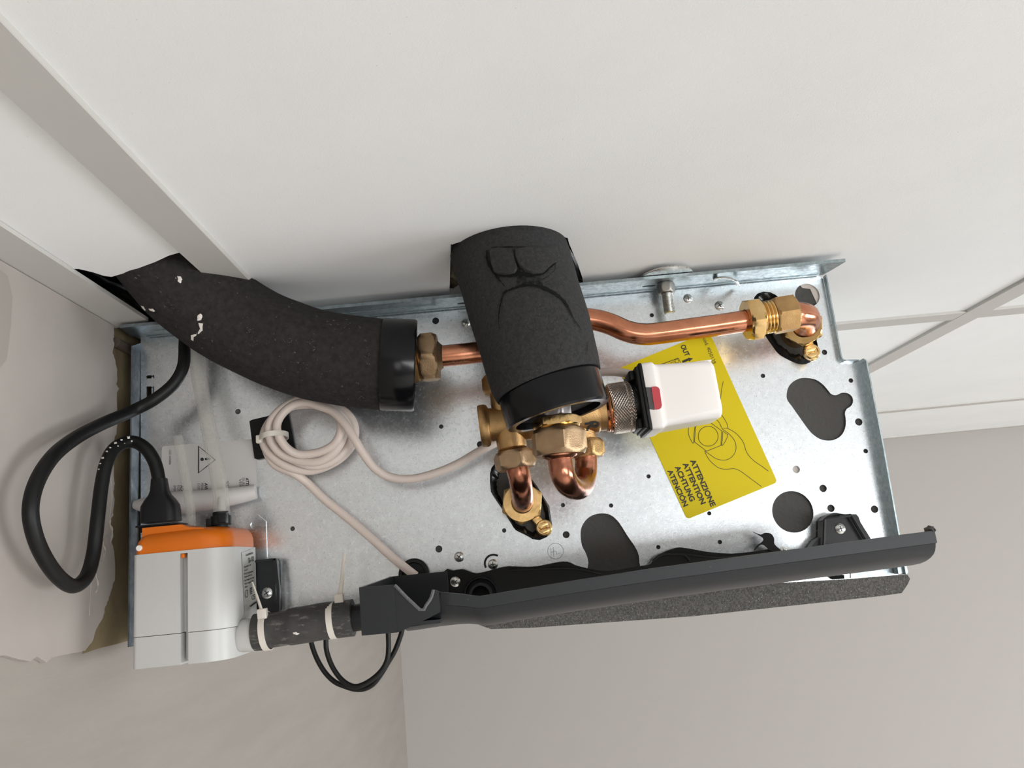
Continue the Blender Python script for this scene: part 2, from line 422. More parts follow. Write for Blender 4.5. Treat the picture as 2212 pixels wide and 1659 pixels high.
# ridges left by the trowel
for i, (pts, r) in enumerate((([(243, 1110), (237, 1128), (243, 1148), (238, 1175)], 2.2), ([(232, 1160), (222, 1172), (228, 1190), (219, 1215)], 1.8), ([(205, 1235), (212, 1262), (207, 1280)], 2.0), ([(238, 1030), (242, 1075), (236, 1120)], 1.3), ([(197, 1250), (193, 1330)], 1.0), ([(228, 960), (236, 1000), (240, 1040)], 1.0))):
    bm = B(); q = catmull([PX(a, b, XP+.0002) for a, b in pts], 5); sweep(bm, q, [R(q[0], r)*(1+.5*sin(j*1.7)) for j in range(len(q))], 6)
    tag(build('trim_%d' % (23+i), bm, M['plaster'], None, 60), kind='structure')
# conduit along the raw wall
bm = B(); q = [PX(249, 739, XW+.0035), V((XW+.004, .25, PX(250, 739, XW+.004).z+.0))]
sweep(bm, q, .0034, 14); o = build('conduit_pipe', bm, mat('brown_conduit', (.075, .055, .045), .5), None)
tag(o, 'dark brown conduit pipe in the gap between the plaster edge and the steel unit', 'pipe')

# ================================================================== THE FAN COIL UNIT
unit = thing('fan_coil_unit', 'galvanised steel end panel of a fan coil unit hung under the white ceiling', 'fan coil unit', (0, 0, P(1100, 1330).z))
ZT = O.z+.1742
def tp(px, py): p = P(px, py); return p
TL = P(304, 722); TL.z = ZT; TR = P(1777, 596)
outline = [V((TL.x, 0, ZT)), V((TR.x-.003, 0, ZT-.0003)), V((TR.x, 0, ZT-.003)), P(1810, 770), P(1812, 777), P(1818, 783), P(1850, 782), P(1857, 787), P(1891, 965), P(1925, 1159), P(1940, 1242), P(1900, 1247), P(1200, 1316), P(640, 1365), P(304, 1393)]
small = [(941, 693, 7.5), (953, 921.5, 4.8), (1037, 960, 7), (514, 889, 6), (632, 1142, 5), (948, 1186, 7.5), (1089, 1146, 4.7), (1223, 1155, 7.5), (1216, 1091, 4.6), (1320, 1092, 4.6), (1401, 1029, 4.6), (1422, 1182, 4.6), (1555, 1171, 4.7), (1532, 1109, 4.4), (1648, 812, 4.8), (1720, 1014, 8), (1778, 1055, 8), (1795, 1098, 8), (1889, 1100, 8), (1870, 974.5, 5), (1855, 911.5, 8), (1838, 822, 5), (1781, 761, 5.8), (1408, 681, 4.6)]
loops = [outline] + [circ(a, b, r, 16) for a, b, r in small]
def zc(l, ox, oy, k): return [(ox+a/k, oy+b/k) for a, b in l]
blob1 = zc([(228, 1220), (240, 1150), (280, 1100), (340, 1070), (400, 1067), (470, 1080), (530, 1120), (570, 1165), (600, 1200), (640, 1210), (690, 1190), (740, 1195), (775, 1225), (782, 1265), (765, 1300), (730, 1325), (715, 1360), (722, 1420), (715, 1490), (680, 1550), (620, 1583), (560, 1588), (500, 1572), (440, 1530), (390, 1470), (330, 1385), (270, 1300), (240, 1260)], 1640, 540, 3.858)
loops.append(smooth_loop(pp(blob1), 3))
loops.append(circ(1712.5, 1105.5, 44.5, 40))
loops.append(smooth_loop(pp([(1254, 1154), (1257, 1137), (1268, 1121), (1283, 1112), (1300, 1109), (1318, 1112), (1333, 1124), (1344, 1139), (1357, 1160), (1371, 1180), (1379, 1197), (1381, 1215), (1378, 1238), (1300, 1250), (1270, 1240), (1271, 1215), (1266, 1196), (1257, 1178)]), 3))
loops.append(circ(1744, 638, 26.6, 28))
seal1 = zc([(545, 340), (600, 270), (700, 235), (820, 245), (900, 290), (1000, 400), (1300, 700), (1520, 900), (1610, 1060), (1632, 1150), (1632, 1250), (1590, 1360), (1490, 1450), (1380, 1480), (1250, 1450), (1100, 1380), (960, 1290), (840, 1130), (720, 950), (600, 700), (545, 480)], 1560, 600, 7.9)
seal2 = zc([(545, 880), (545, 800), (560, 740), (600, 690), (660, 665), (740, 680), (830, 720), (900, 780), (960, 850), (1020, 930), (1080, 1030), (1135, 1120), (1150, 1220), (1165, 1310), (1150, 1390), (1110, 1430), (1040, 1460), (970, 1450), (900, 1410), (800, 1360), (740, 1270), (680, 1170), (610, 1070), (555, 980)], 940, 850, 4.608)
loops.append(pp(seal1)); loops.append(pp(seal2))
for x0, y0, x1, y1 in ((316, 811, 333, 818), (316, 835, 333, 872)): loops.append(pp([(x0, y0), (x1, y0-1), (x1, y1-1), (x0, y1)]))
# arc slot beside the screw
arc = []
for k in range(13): a = math.radians(-60-k*150/12); arc.append((1066+21*cos(a), 1217+21*sin(a)))
for k in range(12, -1, -1): a = math.radians(-60-k*150/12); arc.append((1066+16.5*cos(a), 1217+16.5*sin(a)))
loops.append(pp(arc))
bm = B(); prism(bm, loops, V((0, .0012, 0)))
panel = build('side_panel', bm, M['galv'], unit, 25)
pz = lambda px, py: P(px, py, -.0003)
# turned-out lips on the left and right edge, and the stepped flange on top
bm = B()
prism(bm, [[V((TL.x, 0, ZT-.004)), V((TL.x, 0, P(304, 1393).z)), V((TL.x, -.0115, P(304, 1393).z)), V((TL.x, -.0115, ZT-.009))]], V((-.001, 0, 0)))
M['lip_dark'] = mat('shaded_steel_lip', (.30, .34, .38), .35, metal=.9, var=(.16, .19, .22), vscale=120)  # dark reflections on this inward face put into the colour
speckle(M['lip_dark'], (.62, .60, .56), 60, .64, .02, stretch=(1, 1, .35))
build('edge_lip', bm, M['lip_dark'], unit, 0)
def lip(path, d):
    bm = B(); a = [P(*p) for p in path]
    for i in range(len(a)-1):
        p, q = a[i], a[i+1]; n = V((1, 0, 0)) if abs(p.x-q.x) < abs(p.z-q.z) else V((0, 0, 1))
        prism(bm, [[p, q, q+V((0, -d, 0)), p+V((0, -d, 0))]], n*.0009)
    return build('edge_lip', bm, M['galv_lip'], unit, 0)
lip([(1778, 598), (1810, 770), (1813, 778), (1819, 783), (1850, 782.5)], .0045)
lip([(1850, 782.5), (1856, 787), (1891, 965), (1925, 1159), (1940, 1240)], .0105)
bm = B(); prism(bm, [pp([(1938, 1222), (1958, 1221), (1962, 1237), (1941, 1240)], -.008)], V((0, .006, 0))); build('corner_tab', bm, M['galv_lip'], unit, 0)
bm = B()
xl, xr = P(290, 715).x, TR.x+.0005
fy = -.0235
fl = [V((xl+.004, 0, ZT)), V((xl+.0, -.006, ZT)), V((xl+.002, fy, ZT)), V((xr+.006, fy, ZT)), V((xr+.004, fy+.008, ZT)), V((xr, -.0, ZT))]
sl = lambda cx, cy, w, h: [V((cx+cos(2*pi*k/16)*w, cy+sin(2*pi*k/16)*h, ZT)) for k in range(16)]
s1 = PZ(1402, 618, ZT); s2 = PZ(1003, 655, ZT); s3 = PZ(1500, 607, ZT)
prism(bm, [fl, sl(s1.x, s1.y, .005, .002), sl(s2.x, s2.y, .005, .002)], V((0, 0, .001)))
box(bm, (xl+.002, fy-.0008, ZT), (xr+.006, fy, ZT+.0022))                    # hemmed front edge
box(bm, (xl+.02, -.0130, ZT-.0006), (s2.x-.02, -.0118, ZT))                   # pressed step
box(bm, (xl+.01, -.0030, ZT-.0006), (xr-.004, -.0018, ZT))
build('mounting_flange', bm, M['galv_lip'], unit, 0)
bm = B(); sw = [PZ(1545, 604, ZT-.0005), PZ(1552, 600, ZT-.003), PZ(1570, 600, ZT-.004), PZ(1588, 606, ZT-.005), P(1594, 615, -.006)]
q = catmull(sw, 6); sweep(bm, q, .0016, 10, sq=.5)
build('punched_tab', bm, M['zinc'], unit)
# casing, liner, foam below
bm = B(); zb = P(1100, 1325).z
for a, b in (((TL.x+.006, .004, ZT-.004), (TR.x-.006, .62, ZT-.003)), ((TL.x+.006, .004, zb+.004), (TR.x+.012, .62, zb+.005)), ((TL.x+.006, .004, zb+.004), (TL.x+.007, .62, ZT-.003)), ((TR.x-.012, .1, zb+.004), (TR.x-.011, .62, ZT-.003)), ((TL.x+.006, .62, zb+.004), (TR.x-.006, .621, ZT-.003))): box(bm, a, b)
build('casing', bm, M['galv'], unit, 0)
bm = B()
lin = [P(340, 760, .0018), P(1640, 650, .0018), P(1660, 620, .0018), P(1720, 610, .0018), P(1757, 618, .0018), P(1790, 760, .0018), P(1800, 790, .0018), P(1868, 800, .0018), P(1915, 1150, .0018), P(1920, 1225, .0018), P(340, 1370, .0018)]
th = [circ(1720, 1014, 12, 14, y=.0018)]
prism(bm, [lin]+th, V((0, .004, 0)))
build('foam_liner', bm, M['foam_liner'], unit, 0)
bm = B(); prism(bm, [circ(1720, 1014, 11.5, 14, y=.0014)], V((0, .002, 0))); build('plug', bm, M['lightbehind'], unit)  # added disc standing in for the lit wall seen through this hole
bm = B(); prism(bm, [pp([(1757, 600), (1775, 600), (1785, 670), (1768, 668), (1762, 650), (1750, 624), (1733, 622), (1725, 612), (1745, 608)], .0013)], V((0, .0004, 0))); build('lit_wall_patch', bm, M['lightbehind'], unit, 0)  # added pale sheet standing in for the bright view through the top hole
bm = B()
fp = [(1035, 1350), (1040, 1340), (1100, 1312), (1500, 1270), (1680, 1260), (1840, 1251), (1960, 1241), (1966, 1250), (1961, 1262), (1948, 1281), (1900, 1288), (1500, 1331), (1150, 1356), (1060, 1359)]
prism(bm, [pp(fp, -.0018)], V((0, .0015, 0)))
prism(bm, [[p for p in pp([(1040, 1345), (1100, 1330), (1955, 1252), (1950, 1278), (1500, 1329), (1060, 1356)], .0015)]], V((0, .12, 0)))
build('foam_pad', bm, M['foam_pad'], unit, 30)
bm = B(); prism(bm, [pp([(1790, 1246), (1824, 1242), (1824, 1250), (1800, 1252)], -.002)], V((0, .003, 0))); build('bottom_slot', bm, M['void'], unit, 0)
bm = B(); prism(bm, [pp([(1838, 1225), (1940, 1215), (1943, 1240), (1838, 1249)], -.001)], V((0, .001, 0))); build('bottom_strip', bm, M['galv_lip'], unit, 0)
# screws: washer head with a cross recess
def screw(px, py, r, y, parent, rot=.6):
    c = P(px, py, y); r = R(c, r); bm = B()
    prof = [(0, r), (.18, r*1.0), (.45, r*.86), (.8, r*.55), (.95, r*.25)]
    lathe(bm, c, c+V((0, -r*.40, 0)), prof, 24)
    build_o = build('screw', bm, M['zinc'], parent)
    bm = B()
    for k in range(2):
        a = rot+k*pi/2; d = V((cos(a), 0, sin(a))); e = V((-sin(a), 0, cos(a)))
        q = c+V((0, -r*.30, 0)); prism(bm, [[q+d*r*.5+e*r*.09, q-d*r*.5+e*r*.09, q-d*r*.5-e*r*.09, q+d*r*.5-e*r*.09]], V((0, -r*.11, 0)))
    build('cross_slot', bm, M['greyplastic'], build_o, 0)
    return build_o
for a in ((1006.5, 698, 9.5), (1486, 645, 10), (1554, 660.5, 10.5), (992, 1203, 11), (1065, 1219, 11)): screw(*a, 0, unit, rot=a[0])
# engraved ring mark
bm = B()
strip(bm, [(1200+17*cos(2*pi*k/28), 1190.5+17*sin(2*pi*k/28)) for k in range(28)], 1.2, pz, closed=True)
for l in ([(1190, 1184), (1191, 1203)], [(1195, 1182), (1196, 1203)], [(1189, 1193), (1199, 1191)], [(1205, 1196), (1211, 1194)], [(1201, 1190), (1203, 1199)]): strip(bm, l, 1, pz)
build('engraved_mark', bm, mat('engraving', (.50, .53, .55), .5, metal=.8), unit, 0)
# small bracket right of the pump
bm = B(); prism(bm, [pp([(470, 1122), (556, 1111.5), (574, 1126), (577, 1212), (470, 1222)], -.001), circ(549, 1134, 8.5, 18, y=-.001)], V((0, .001, 0)))
build('bracket', bm, M['galv'], unit, 0)
# grommet where the white cable leaves
bm = B(); c = P(895, 1240, -.001); lathe(bm, c, c+V((0, -.004, 0)), [(0, R(c, 33)), (.7, R(c, 33)), (1, R(c, 30)), (1, R(c, 25)), (.3, R(c, 23))], 36)
build('grommet', bm, M['black'], unit)

# rubber seals in the two pipe openings and the coil connectors in them
def seal(pts, cx, cy, name='pipe_seal'):
    bm = B(); n = 3; o3 = smooth_loop(pp(pts, -.0012), n); c = P(cx, cy, .012)
    rings = [[bm.verts.new(p+V((0, .0015, 0))) for p in o3]]
    for f, d, wv in ((.93, -.0022, .0), (.84, -.0008, .0007), (.72, .004, .0012), (.6, .012, 0)):
        rings.append([bm.verts.new(V((c.x+(p.x-c.x)*f, d+wv*sin(i*.9)+wv*.6*sin(i*2.3), c.z+(p.z-c.z)*f))) for i, p in enumerate(o3)])
    for a, b in zip(rings, rings[1:]):
        for k in range(len(a)): face(bm, (a[k], a[(k+1) % len(a)], b[(k+1) % len(b)], b[k]))
    face(bm, rings[-1])
    return build(name, bm, M['black_shiny'], unit, 50)
seal(seal1, 1715, 705); seal(seal2, 1128, 1085)
def coil_connector(cx, cy, r, y0, y1, lx, ly, tilt=V((0, 0, 0)), bits=None):
    a = P(cx, cy, y1); b = P(cx, cy, y0)+tilt
    bm = B(); hexnut(bm, b, a, R(a, r), rot=.35, hole=.0071, cham=.2)
    lathe(bm, b, b+V((0, .016, 0)), [(0, R(a, r*.8)), (1, R(a, r*.8))], 28)
    cc = build('coil_connector', bm, M['brass_bright'], unit, 30)
    c = P(lx, ly, y0+.004); rr = R(c, 17.5); bm = B()
    lathe(bm, c, c+V((0, -.0036, 0)), [(0, rr), (.8, rr), (1, rr*.86), (1, rr*.74), (.7, rr*.70)], 24)
    m4 = loc_frame(c+V((0, -.0026, 0)), V((1, 0, .25)))
    for q_ in (1, -1): box(bm, (-rr*.66, -.0008, q_*rr*.40-rr*.26), (rr*.66, .001, q_*rr*.40+rr*.26), M4=m4, bev=.0003)
    d = (b-c); d.y = 0; d.normalize()
    m4 = loc_frame(c, d); box(bm, (0, -.002, -rr*.55), ((b-c).length*.7, .003, rr*.55), M4=m4, bev=.0008)
    # pointed end of the lug
    box(bm, (-rr*1.1, -.001, -rr*.35), (0, .003, rr*.35), M4=m4, bev=.0008)
    build('bleed_screw', bm, M['brass_bright'], cc, 30)
    return cc
coil_connector(1736, 706, 43, -.014, -.022, 1751, 762, V((0, 0, 0)))
coil_connector(1128, 1086, 48, -.004, -.013, 1175, 1140)

# yellow warning sticker
def U2(a, b): l = sqrt(a*a+b*b); return (a/l, b/l)
XD = U2(.4135, .9105); YD = U2(.925, -.38)
A0 = (1336.0, 796.0); 
def SQ(s, t): return (A0[0]+XD[0]*s+YD[0]*t, A0[1]+XD[1]*s+YD[1]*t)
# s runs from the top edge down, t from the left edge across
Ls, Wt = 358, 211
cor = []
for cs, ct, a0 in ((8, 8, 180), (Ls-8, 8, 270), (Ls-8, Wt-8, 0), (8, Wt-8, 90)):
    for k in range(5):
        a = math.radians(a0+k*22.5); cor.append(SQ(cs+8*cos(a), ct+8*sin(a)))
bm = B(); prism(bm, [pp(cor, -.0002)], V((0, -.0003, 0)))
py_ = lambda px, py: P(px, py, -.00062)
def T(s, st, w, h, bold=True): put_text(bm, s, SQ(*st), XD, YD, w, h, py_, 1, bold)
def locate(px, py):
    dx, dy = px-A0[0], py-A0[1]; det = XD[0]*YD[1]-XD[1]*YD[0]
    return ((dx*YD[1]-dy*YD[0])/det, (XD[0]*dy-XD[1]*dx)/det)
for s, a, b in (('ATTENZIONE', (1486, 995), (1534, 1096)), ('ATTENTION', (1470, 1002), (1511, 1092)), ('ACHTUNG', (1453, 1009), (1487, 1086)), ('ATENCIÓN', (1437, 1017), (1473, 1097))):
    a = (a[0]+YD[0]*4.2+XD[0]*1.5, a[1]+YD[1]*4.2+XD[1]*1.5); b = (b[0]+YD[0]*4.2, b[1]+YD[1]*4.2)
    put_text(bm, s, a, XD, YD, sqrt((b[0]-a[0])**2+(b[1]-a[1])**2), 11.0 if 'Ó' not in s else 10.5, py_, 1, True)
put_text(bm, 'OUT', (1470, 747), XD, YD, 26, 10, py_, 1, True)
put_text(bm, 'cod. 4050128', (1518, 731), U2(.37, .93), U2(.93, -.37), 60, 7.5, py_, 1, False)
ln = lambda l, w=1.1, sm=True, cl=False: strip(bm, c2(l) if sm else l, w, py_, 1, cl)
z5 = lambda l: [(1260+a/5.027, 700+b/5.027) for a, b in l]
# arrow
strip(bm, z5([(1075, 412), (1140, 385)]), 5, py_, 1); 
q = z5([(1135, 365), (1192, 372), (1150, 408)]); vs = [bm.verts.new(py_(*p)) for p in q]; face(bm, vs, 1)
ln(z5([(730, 480), (1035, 370), (1068, 440), (1065, 470)]), 1.4, False)
for r_ in (4.2,): strip(bm, [(1260+1018/5.027+r_*cos(2*pi*k/16), 700+402/5.027+r_*sin(2*pi*k/16)) for k in range(16)], .9, py_, 1, True)
ln(z5([(1000, 412), (960, 415), (950, 440), (975, 455), (985, 435), (1010, 425), (1020, 450)]), 1.0)
ln(z5([(1520, 622), (1505, 700), (1492, 800), (1485, 900), (1492, 965), (1530, 1025), (1560, 1080), (1572, 1130)]))
ln(z5([(1375, 1065), (1440, 1040), (1480, 1075), (1503, 1130)]), 1.1)
ln(z5([(1505, 1132), (1570, 1135), (1650, 1180), (1710, 1240), (1745, 1300), (1765, 1370), (1800, 1430), (1860, 1490), (1940, 1545), (2010, 1597)]))
hx = z5([(1220, 1110), (1375, 1065), (1505, 1160), (1495, 1318), (1340, 1380), (1208, 1280)]); strip(bm, hx, 1.3, py_, 1, True)
strip(bm, [(1260+1357/5.027+21.5*cos(2*pi*k/32), 700+1218/5.027+21.5*sin(2*pi*k/32)) for k in range(32)], 1.2, py_, 1, True)
ln(z5([(1145, 1110), (1142, 1190), (1165, 1250), (1195, 1295), (1203, 1200), (1213, 1115)]), 1.1)
ln(z5([(1515, 1160), (1560, 1195), (1570, 1200), (1550, 1260), (1505, 1322), (1512, 1240), (1515, 1170)]), 1.1)
ln(z5([(1510, 1140), (1580, 1190), (1640, 1260), (1660, 1340), (1640, 1410), (1590, 1460), (1520, 1478), (1440, 1460), (1380, 1420), (1320, 1378)]), 1.1)
ln([(1522, 974), (1530, 990), (1542, 1003), (1556, 1012), (1572, 1013.5), (1586, 1012.5), (1600, 1018), (1622, 1034), (1645, 1051)])
ln(z5([(430, 590), (500, 640), (470, 660), (510, 700)]), .9, False); ln(z5([(440, 640), (520, 600)]), 1.2, False)
stk = build('warning_sticker', bm, [M['yellow'], M['ink']], unit, 0)
tag(stk, 'yellow warning sticker with black multilingual attention text and wrench drawing')

# white instruction label with its lower edge curled up
bm = B()
prism(bm, [pp([(350, 968), (353, 964), (548, 948), (553, 950), (555, 1066), (552, 1071), (351, 1094), (348, 1092)], -.0002)], V((0, -.0003, 0)))
DN = U2(.0, 1.0); RT = U2(1.0, -.07)
def TW(s, a, w, h, bold=False): put_text(bm, s, a, DN, RT, w, h, py_, 1, bold)
TW('COD. A6508806', (365, 972), 32, 4.5)
bl = 9.217
zl = lambda l: [(340+a/bl, 900+b/bl) for a, b in l]
strip(bm, zl([(820, 590), (820, 1120), (1150, 860)]), 4.2, py_, 1, True)
cx_, cy_ = zl([(890, 850)])[0]; q = [bm.verts.new(py_(cx_+3.8*cos(2*pi*k/16), cy_+3.8*sin(2*pi*k/16))) for k in range(16)]; face(bm, q, 1)
strip(bm, zl([(945, 845), (1060, 838)]), 4.4, py_, 1)
for s, x, y, h, b_ in (('ATTENZIONE', 531, 1032, 6.5, True), ('DURANTE', 523, 1032.5, 5.5, False), ('VERIFI', 516.5, 1034, 5.2, False), ('WARNING', 487, 1039, 6.5, True), ('AVERTIS', 442, 1043, 6.5, True), ('PENDANT', 434, 1043.5, 5.5, False), ('CONTROL', 426.5, 1044, 5.2, False), ('ACHTUN', 390, 1048, 6.5, True), ('KONTRO', 383, 1048.5, 5.5, False), ('IMMER', 374.5, 1049, 5.2, False)):
    put_text(bm, s, (x, y), DN, (1, 0), len(s)*4.8, h, py_, 1, b_)
lab = build('instruction_label', bm, [M['paper'], M['ink2']], unit, 0)
tag(lab, 'white instruction label with warning triangle and a curled lower edge')
bm = B(); a = P(288, 1088, -.013); b = P(470, 1073, -.010); c = P(549, 1070, -.0052)
q = [P(290, 1090, -.0125), P(330, 1091, -.012), P(400, 1085, -.0115), P(470, 1077, -.0105), P(520, 1069, -.008), P(553, 1062, -.0065)]
q = catmull(q, 5); sweep(bm, q, [R(q[0], r) for r in [9+ (26-9)*min(1, i/8) if i < 8 else 26-(i-8)*.62 for i in range(len(q))]], 24)
build('curled_edge', bm, M['paper'], lab)
# adhesive black pad
bm = B(); prism(bm, [smooth_loop(pp([(541, 911), (546, 908), (580, 900), (618, 889), (624, 890), (632, 930), (640, 972), (638, 975), (600, 984), (558, 993), (552, 991), (546, 950)], -.0001), 1)], V((0, -.0022, 0)))
build('adhesive_pad', bm, M['black_soft'], unit, 0)

# black plastic pieces along the bottom of the panel (behind the tray)
bm = B()
sc = [(958, 1236), (980, 1232), (999, 1229), (1012, 1233), (1030, 1238), (1055, 1233), (1080, 1226), (1100, 1223), (1130, 1224), (1160, 1223), (1200, 1215), (1225, 1213), (1240, 1220), (1262, 1226), (1290, 1232), (1330, 1232), (1385, 1222), (1402, 1218), (1412, 1203), (1430, 1193), (1455, 1184), (1470, 1183), (1500, 1188), (1530, 1193), (1575, 1196), (1620, 1192), (1650, 1187), (1685, 1186), (1700, 1200)]
prism(bm, [smooth_loop(pp(sc+[(1700, 1245), (1400, 1283), (1200, 1308), (958, 1330)], -.004), 2)], V((0, -.006, 0)))
build('rubber_skirt', bm, M['black_soft'], unit, 30)
bm = B()
for pts, r in (([(1410, 1212), (1425, 1200), (1440, 1197), (1475, 1198), (1490, 1212)], 3), ([(1100, 1232), (1180, 1228), (1240, 1228), (1300, 1240)], 2.5), ([(1475, 1196), (1550, 1204), (1640, 1196)], 2.2)):
    q = catmull([P(a, b, -.0105) for a, b in pts], 5); sweep(bm, q, R(q[0], r), 8); build('skirt_fold', bm, M['black_soft'], unit); bm = B()
c = P(1040, 1283, -.010); 
lathe(bm, c, c+V((0, -.004, 0)), [(0, R(c, 38)), (1, R(c, 36)), (1, R(c, 33)), (.2, R(c, 31))], 40, cap=False)
build('spout_collar', bm, M['black'], unit); bm = B()
lathe(bm, c, c+V((0, -.012, 0)), [(0, R(c, 25)), (1, R(c, 24)), (1, R(c, 19)), (.0, R(c, 18))], 40, cap=False)
build('drain_spout', bm, M['tray'], unit)
screw(983.5, 1256.5, 11, -.0100, unit)
bm = B(); q = [P(1632, 1153, -.012), P(1650, 1152, -.016), P(1664, 1160, -.018), P(1668, 1172, -.016), P(1680, 1190, -.011)]
q2 = [P(1634, 1187, -.014), P(1650, 1170, -.016), P(1642, 1160, -.014)]
prism(bm, [smooth_loop([P(a, b, -.012) for a, b in [(1626, 1149), (1642, 1155), (1652, 1151), (1664, 1153), (1671, 1163), (1672, 1176), (1686, 1190), (1665, 1190), (1650, 1178), (1640, 1178), (1628, 1190), (1632, 1180), (1646, 1170), (1648, 1163), (1640, 1157)]], 3)], V((0, -.0012, 0)))
build('torn_strip', bm, M['black_soft'], unit, 0)
bm = B()
prism(bm, [pp([(1735, 1192), (1753, 1168), (1766, 1160), (1767, 1125), (1777, 1115), (1794, 1109), (1811, 1112), (1838, 1112), (1843, 1117), (1848, 1130), (1873, 1170), (1873, 1200), (1735, 1215)], -.002)], V((0, -.008, 0)))
build('tray_bracket', bm, M['black'], unit, 0)
bm = B()
for a, b in (((1782, 1122), (1812, 1118)), ((1812, 1116), (1838, 1113)), ((1838, 1113), (1871, 1168)), ((1782, 1122), (1780, 1180))):
    p, q = P(*a, -.0135), P(*b, -.0135); sweep(bm, [p, q], .0012, 6)
build('bracket_rib', bm, M['tray'], unit, 0)
screw(1815, 1142, 11, -.0102, unit, .2)
screw(1692, 1189, 8, -.0112, unit, .2)
# bracket behind the pump outlet
bm = B()
prism(bm, [pp([(545, 1212), (597, 1206), (603, 1212), (606, 1320), (545, 1335)], -.0015)], V((0, -.009, 0)))
build('hose_bracket', bm, M['tray'], unit, 0)
bm = B(); prism(bm, [pp([(593, 1207), (600, 1206), (607, 1275), (606, 1322), (599, 1322), (600, 1275)], -.0105)], V((0, -.003, 0)))
prism(bm, [pp([(545, 1212), (597, 1206), (597, 1210), (545, 1216)], -.0105)], V((0, -.003, 0)))
build('bracket_rib', bm, M['tray'], unit, 0)
screw(577, 1281, 12, -.0105, unit, .5)

# ================================================================== BOLT AND WASHER
cb = PZ(1437, 612, ZT); cb.y = -.0135
bolt = thing('hanging_bolt', 'hex bolt with large washer hanging threaded through the top flange', 'bolt', cb)
bm = B(); r = R(cb, 19.5); hexnut(bm, V((cb.x, cb.y, ZT-.0001)), V((cb.x, cb.y, ZT-.0075)), r, rot=.2)
build('hex_head', bm, mat('dull_steel', (.42, .40, .37), .4, metal=1), bolt)
bm = B(); prof = []; rr = R(cb, 12.5); n = 16
for i in range(n): prof += [(i/n, rr*.88), ((i+.5)/n, rr)]
prof += [(1, rr*.75)]
lathe(bm, V((cb.x, cb.y, ZT-.0075)), V((cb.x, cb.y, ZT-.0220)), prof, 24)
build('thread', bm, M['zinc'], bolt, 20)
cw = V((cb.x, -.0185, ZT+.0026)); bm = B(); rw = .0182
lathe(bm, cw, cw+V((0, 0, .0014)), [(0, rw*.98), (.3, rw), (.7, rw), (1, rw*.98)], 48)
build('washer', bm, M['zinc'], bolt)
bm = B(); sweep(bm, catmull([PZ(1481, 601, ZT+.0022), PZ(1490, 597, ZT+.0022), PZ(1502, 594, ZT+.0022)], 4), .0016, 8); build('glue_spot', bm, mat('yellow_fibre', (.55, .48, .28), .9), bolt)

# ================================================================== INSULATED PIPES
def wob(seed, amp=.02, fx=6):
    def f(t, a): return 1+amp*noise.noise(V((t*fx, cos(a)*1.2+seed, sin(a)*1.2)))*2
    return f
def ring_end(parent, c, axis, r, L, inner=.80):
    a = axis.normalized(); bm = B()
    lathe(bm, c-a*L, c, [(0, r*.93), (0, r*.985), (.04, r*1.0), (.94, r*1.0), (1, r*.975), (1, r*inner), (.75, r*(inner-.02)), (.25, r*(inner-.02))], 64)
    return build('end_ring', bm, M['ring'], parent, 30)
# left one
lp = thing('insulated_pipe', 'thick curved black foam-insulated pipe rising into the ceiling by the left wall', 'insulated pipe', P(500, 720, -.06))
c0 = P(898, 790, -.058); pts = [P(860, 788, -.058), P(825, 787, -.058), P(735, 777, -.059), P(650, 758, -.060), P(560, 722, -.062), P(480, 676, -.066), P(405, 617, -.074), P(345, 548, -.082), P(300, 470, -.088)]
q = catmull(pts, 10); bm = B(); sweep(bm, q, .0281, 56, rfun=wob(3, .013, 9))
sl_l = build('insulation_sleeve', bm, M['foam2'], lp, 50)
ax = P(898, 790, -.058)-P(825, 787, -.0605)
ring_end(lp, c0, ax, .0284, .0205)
bv = bvh_of(sl_l)
def patch(name, polys, bv, m, parent, lift=.0004):
    bm = B(); pl_ = (lambda x, y: (hit(bv, x, y, lift) or (None,))[0])
    for poly in polys:
        cx = sum(p[0] for p in poly)/len(poly); cy = sum(p[1] for p in poly)/len(poly)
        c = pl_(cx, cy); vs = [pl_(*p) for p in poly]
        if c is None or any(v is None for v in vs): continue
        cv = bm.verts.new(c+(O-c).normalized()*lift); vv = [bm.verts.new(v-(O-v).normalized()*lift*1.2) for v in vs]
        for i in range(len(vv)): face(bm, (cv, vv[i], vv[(i+1) % len(vv)]))
    if len(bm.verts) == 0: print('EMPTY PATCH', name); bm.free(); return None
    return build(name, bm, m, parent, 60)
def rag(poly, j=.8, n=3):
    out = []
    for i, (a, b) in enumerate(poly):
        c, d = poly[(i+1) % len(poly)]
        for k in range(n): t = k/n; out.append((a+(c-a)*t+random.uniform(-j, j), b+(d-b)*t+random.uniform(-j, j)))
    return out
z4 = lambda l: [(240+a/3.687, 620+b/3.687) for a, b in l]
patch('plaster_splash', [rag(z4([(690, 225), (712, 208), (732, 225), (722, 262), (688, 268)])), rag(z4([(700, 285), (735, 290), (730, 345), (700, 372), (690, 365), (712, 330)])), rag(z4([(690, 370), (672, 392), (656, 398), (660, 428), (643, 418), (640, 385), (668, 372)]))], bv, M['spot'], lp)
patch('plaster_splash', [rag(z4([(300, 170), (335, 170), (354, 188), (340, 195), (315, 185)]), .4), rag(z4([(240, 145), (262, 152), (280, 180), (272, 186), (250, 165)]), .4)], bv, M['spot'], lp)
patch('plaster_splash', [rag([(383, 596), (391, 597), (394, 604), (391, 613), (384, 608)], .6), rag([(378, 600), (381, 599), (381, 603)], .2)], bv, M['spot'], lp)
scuff = []
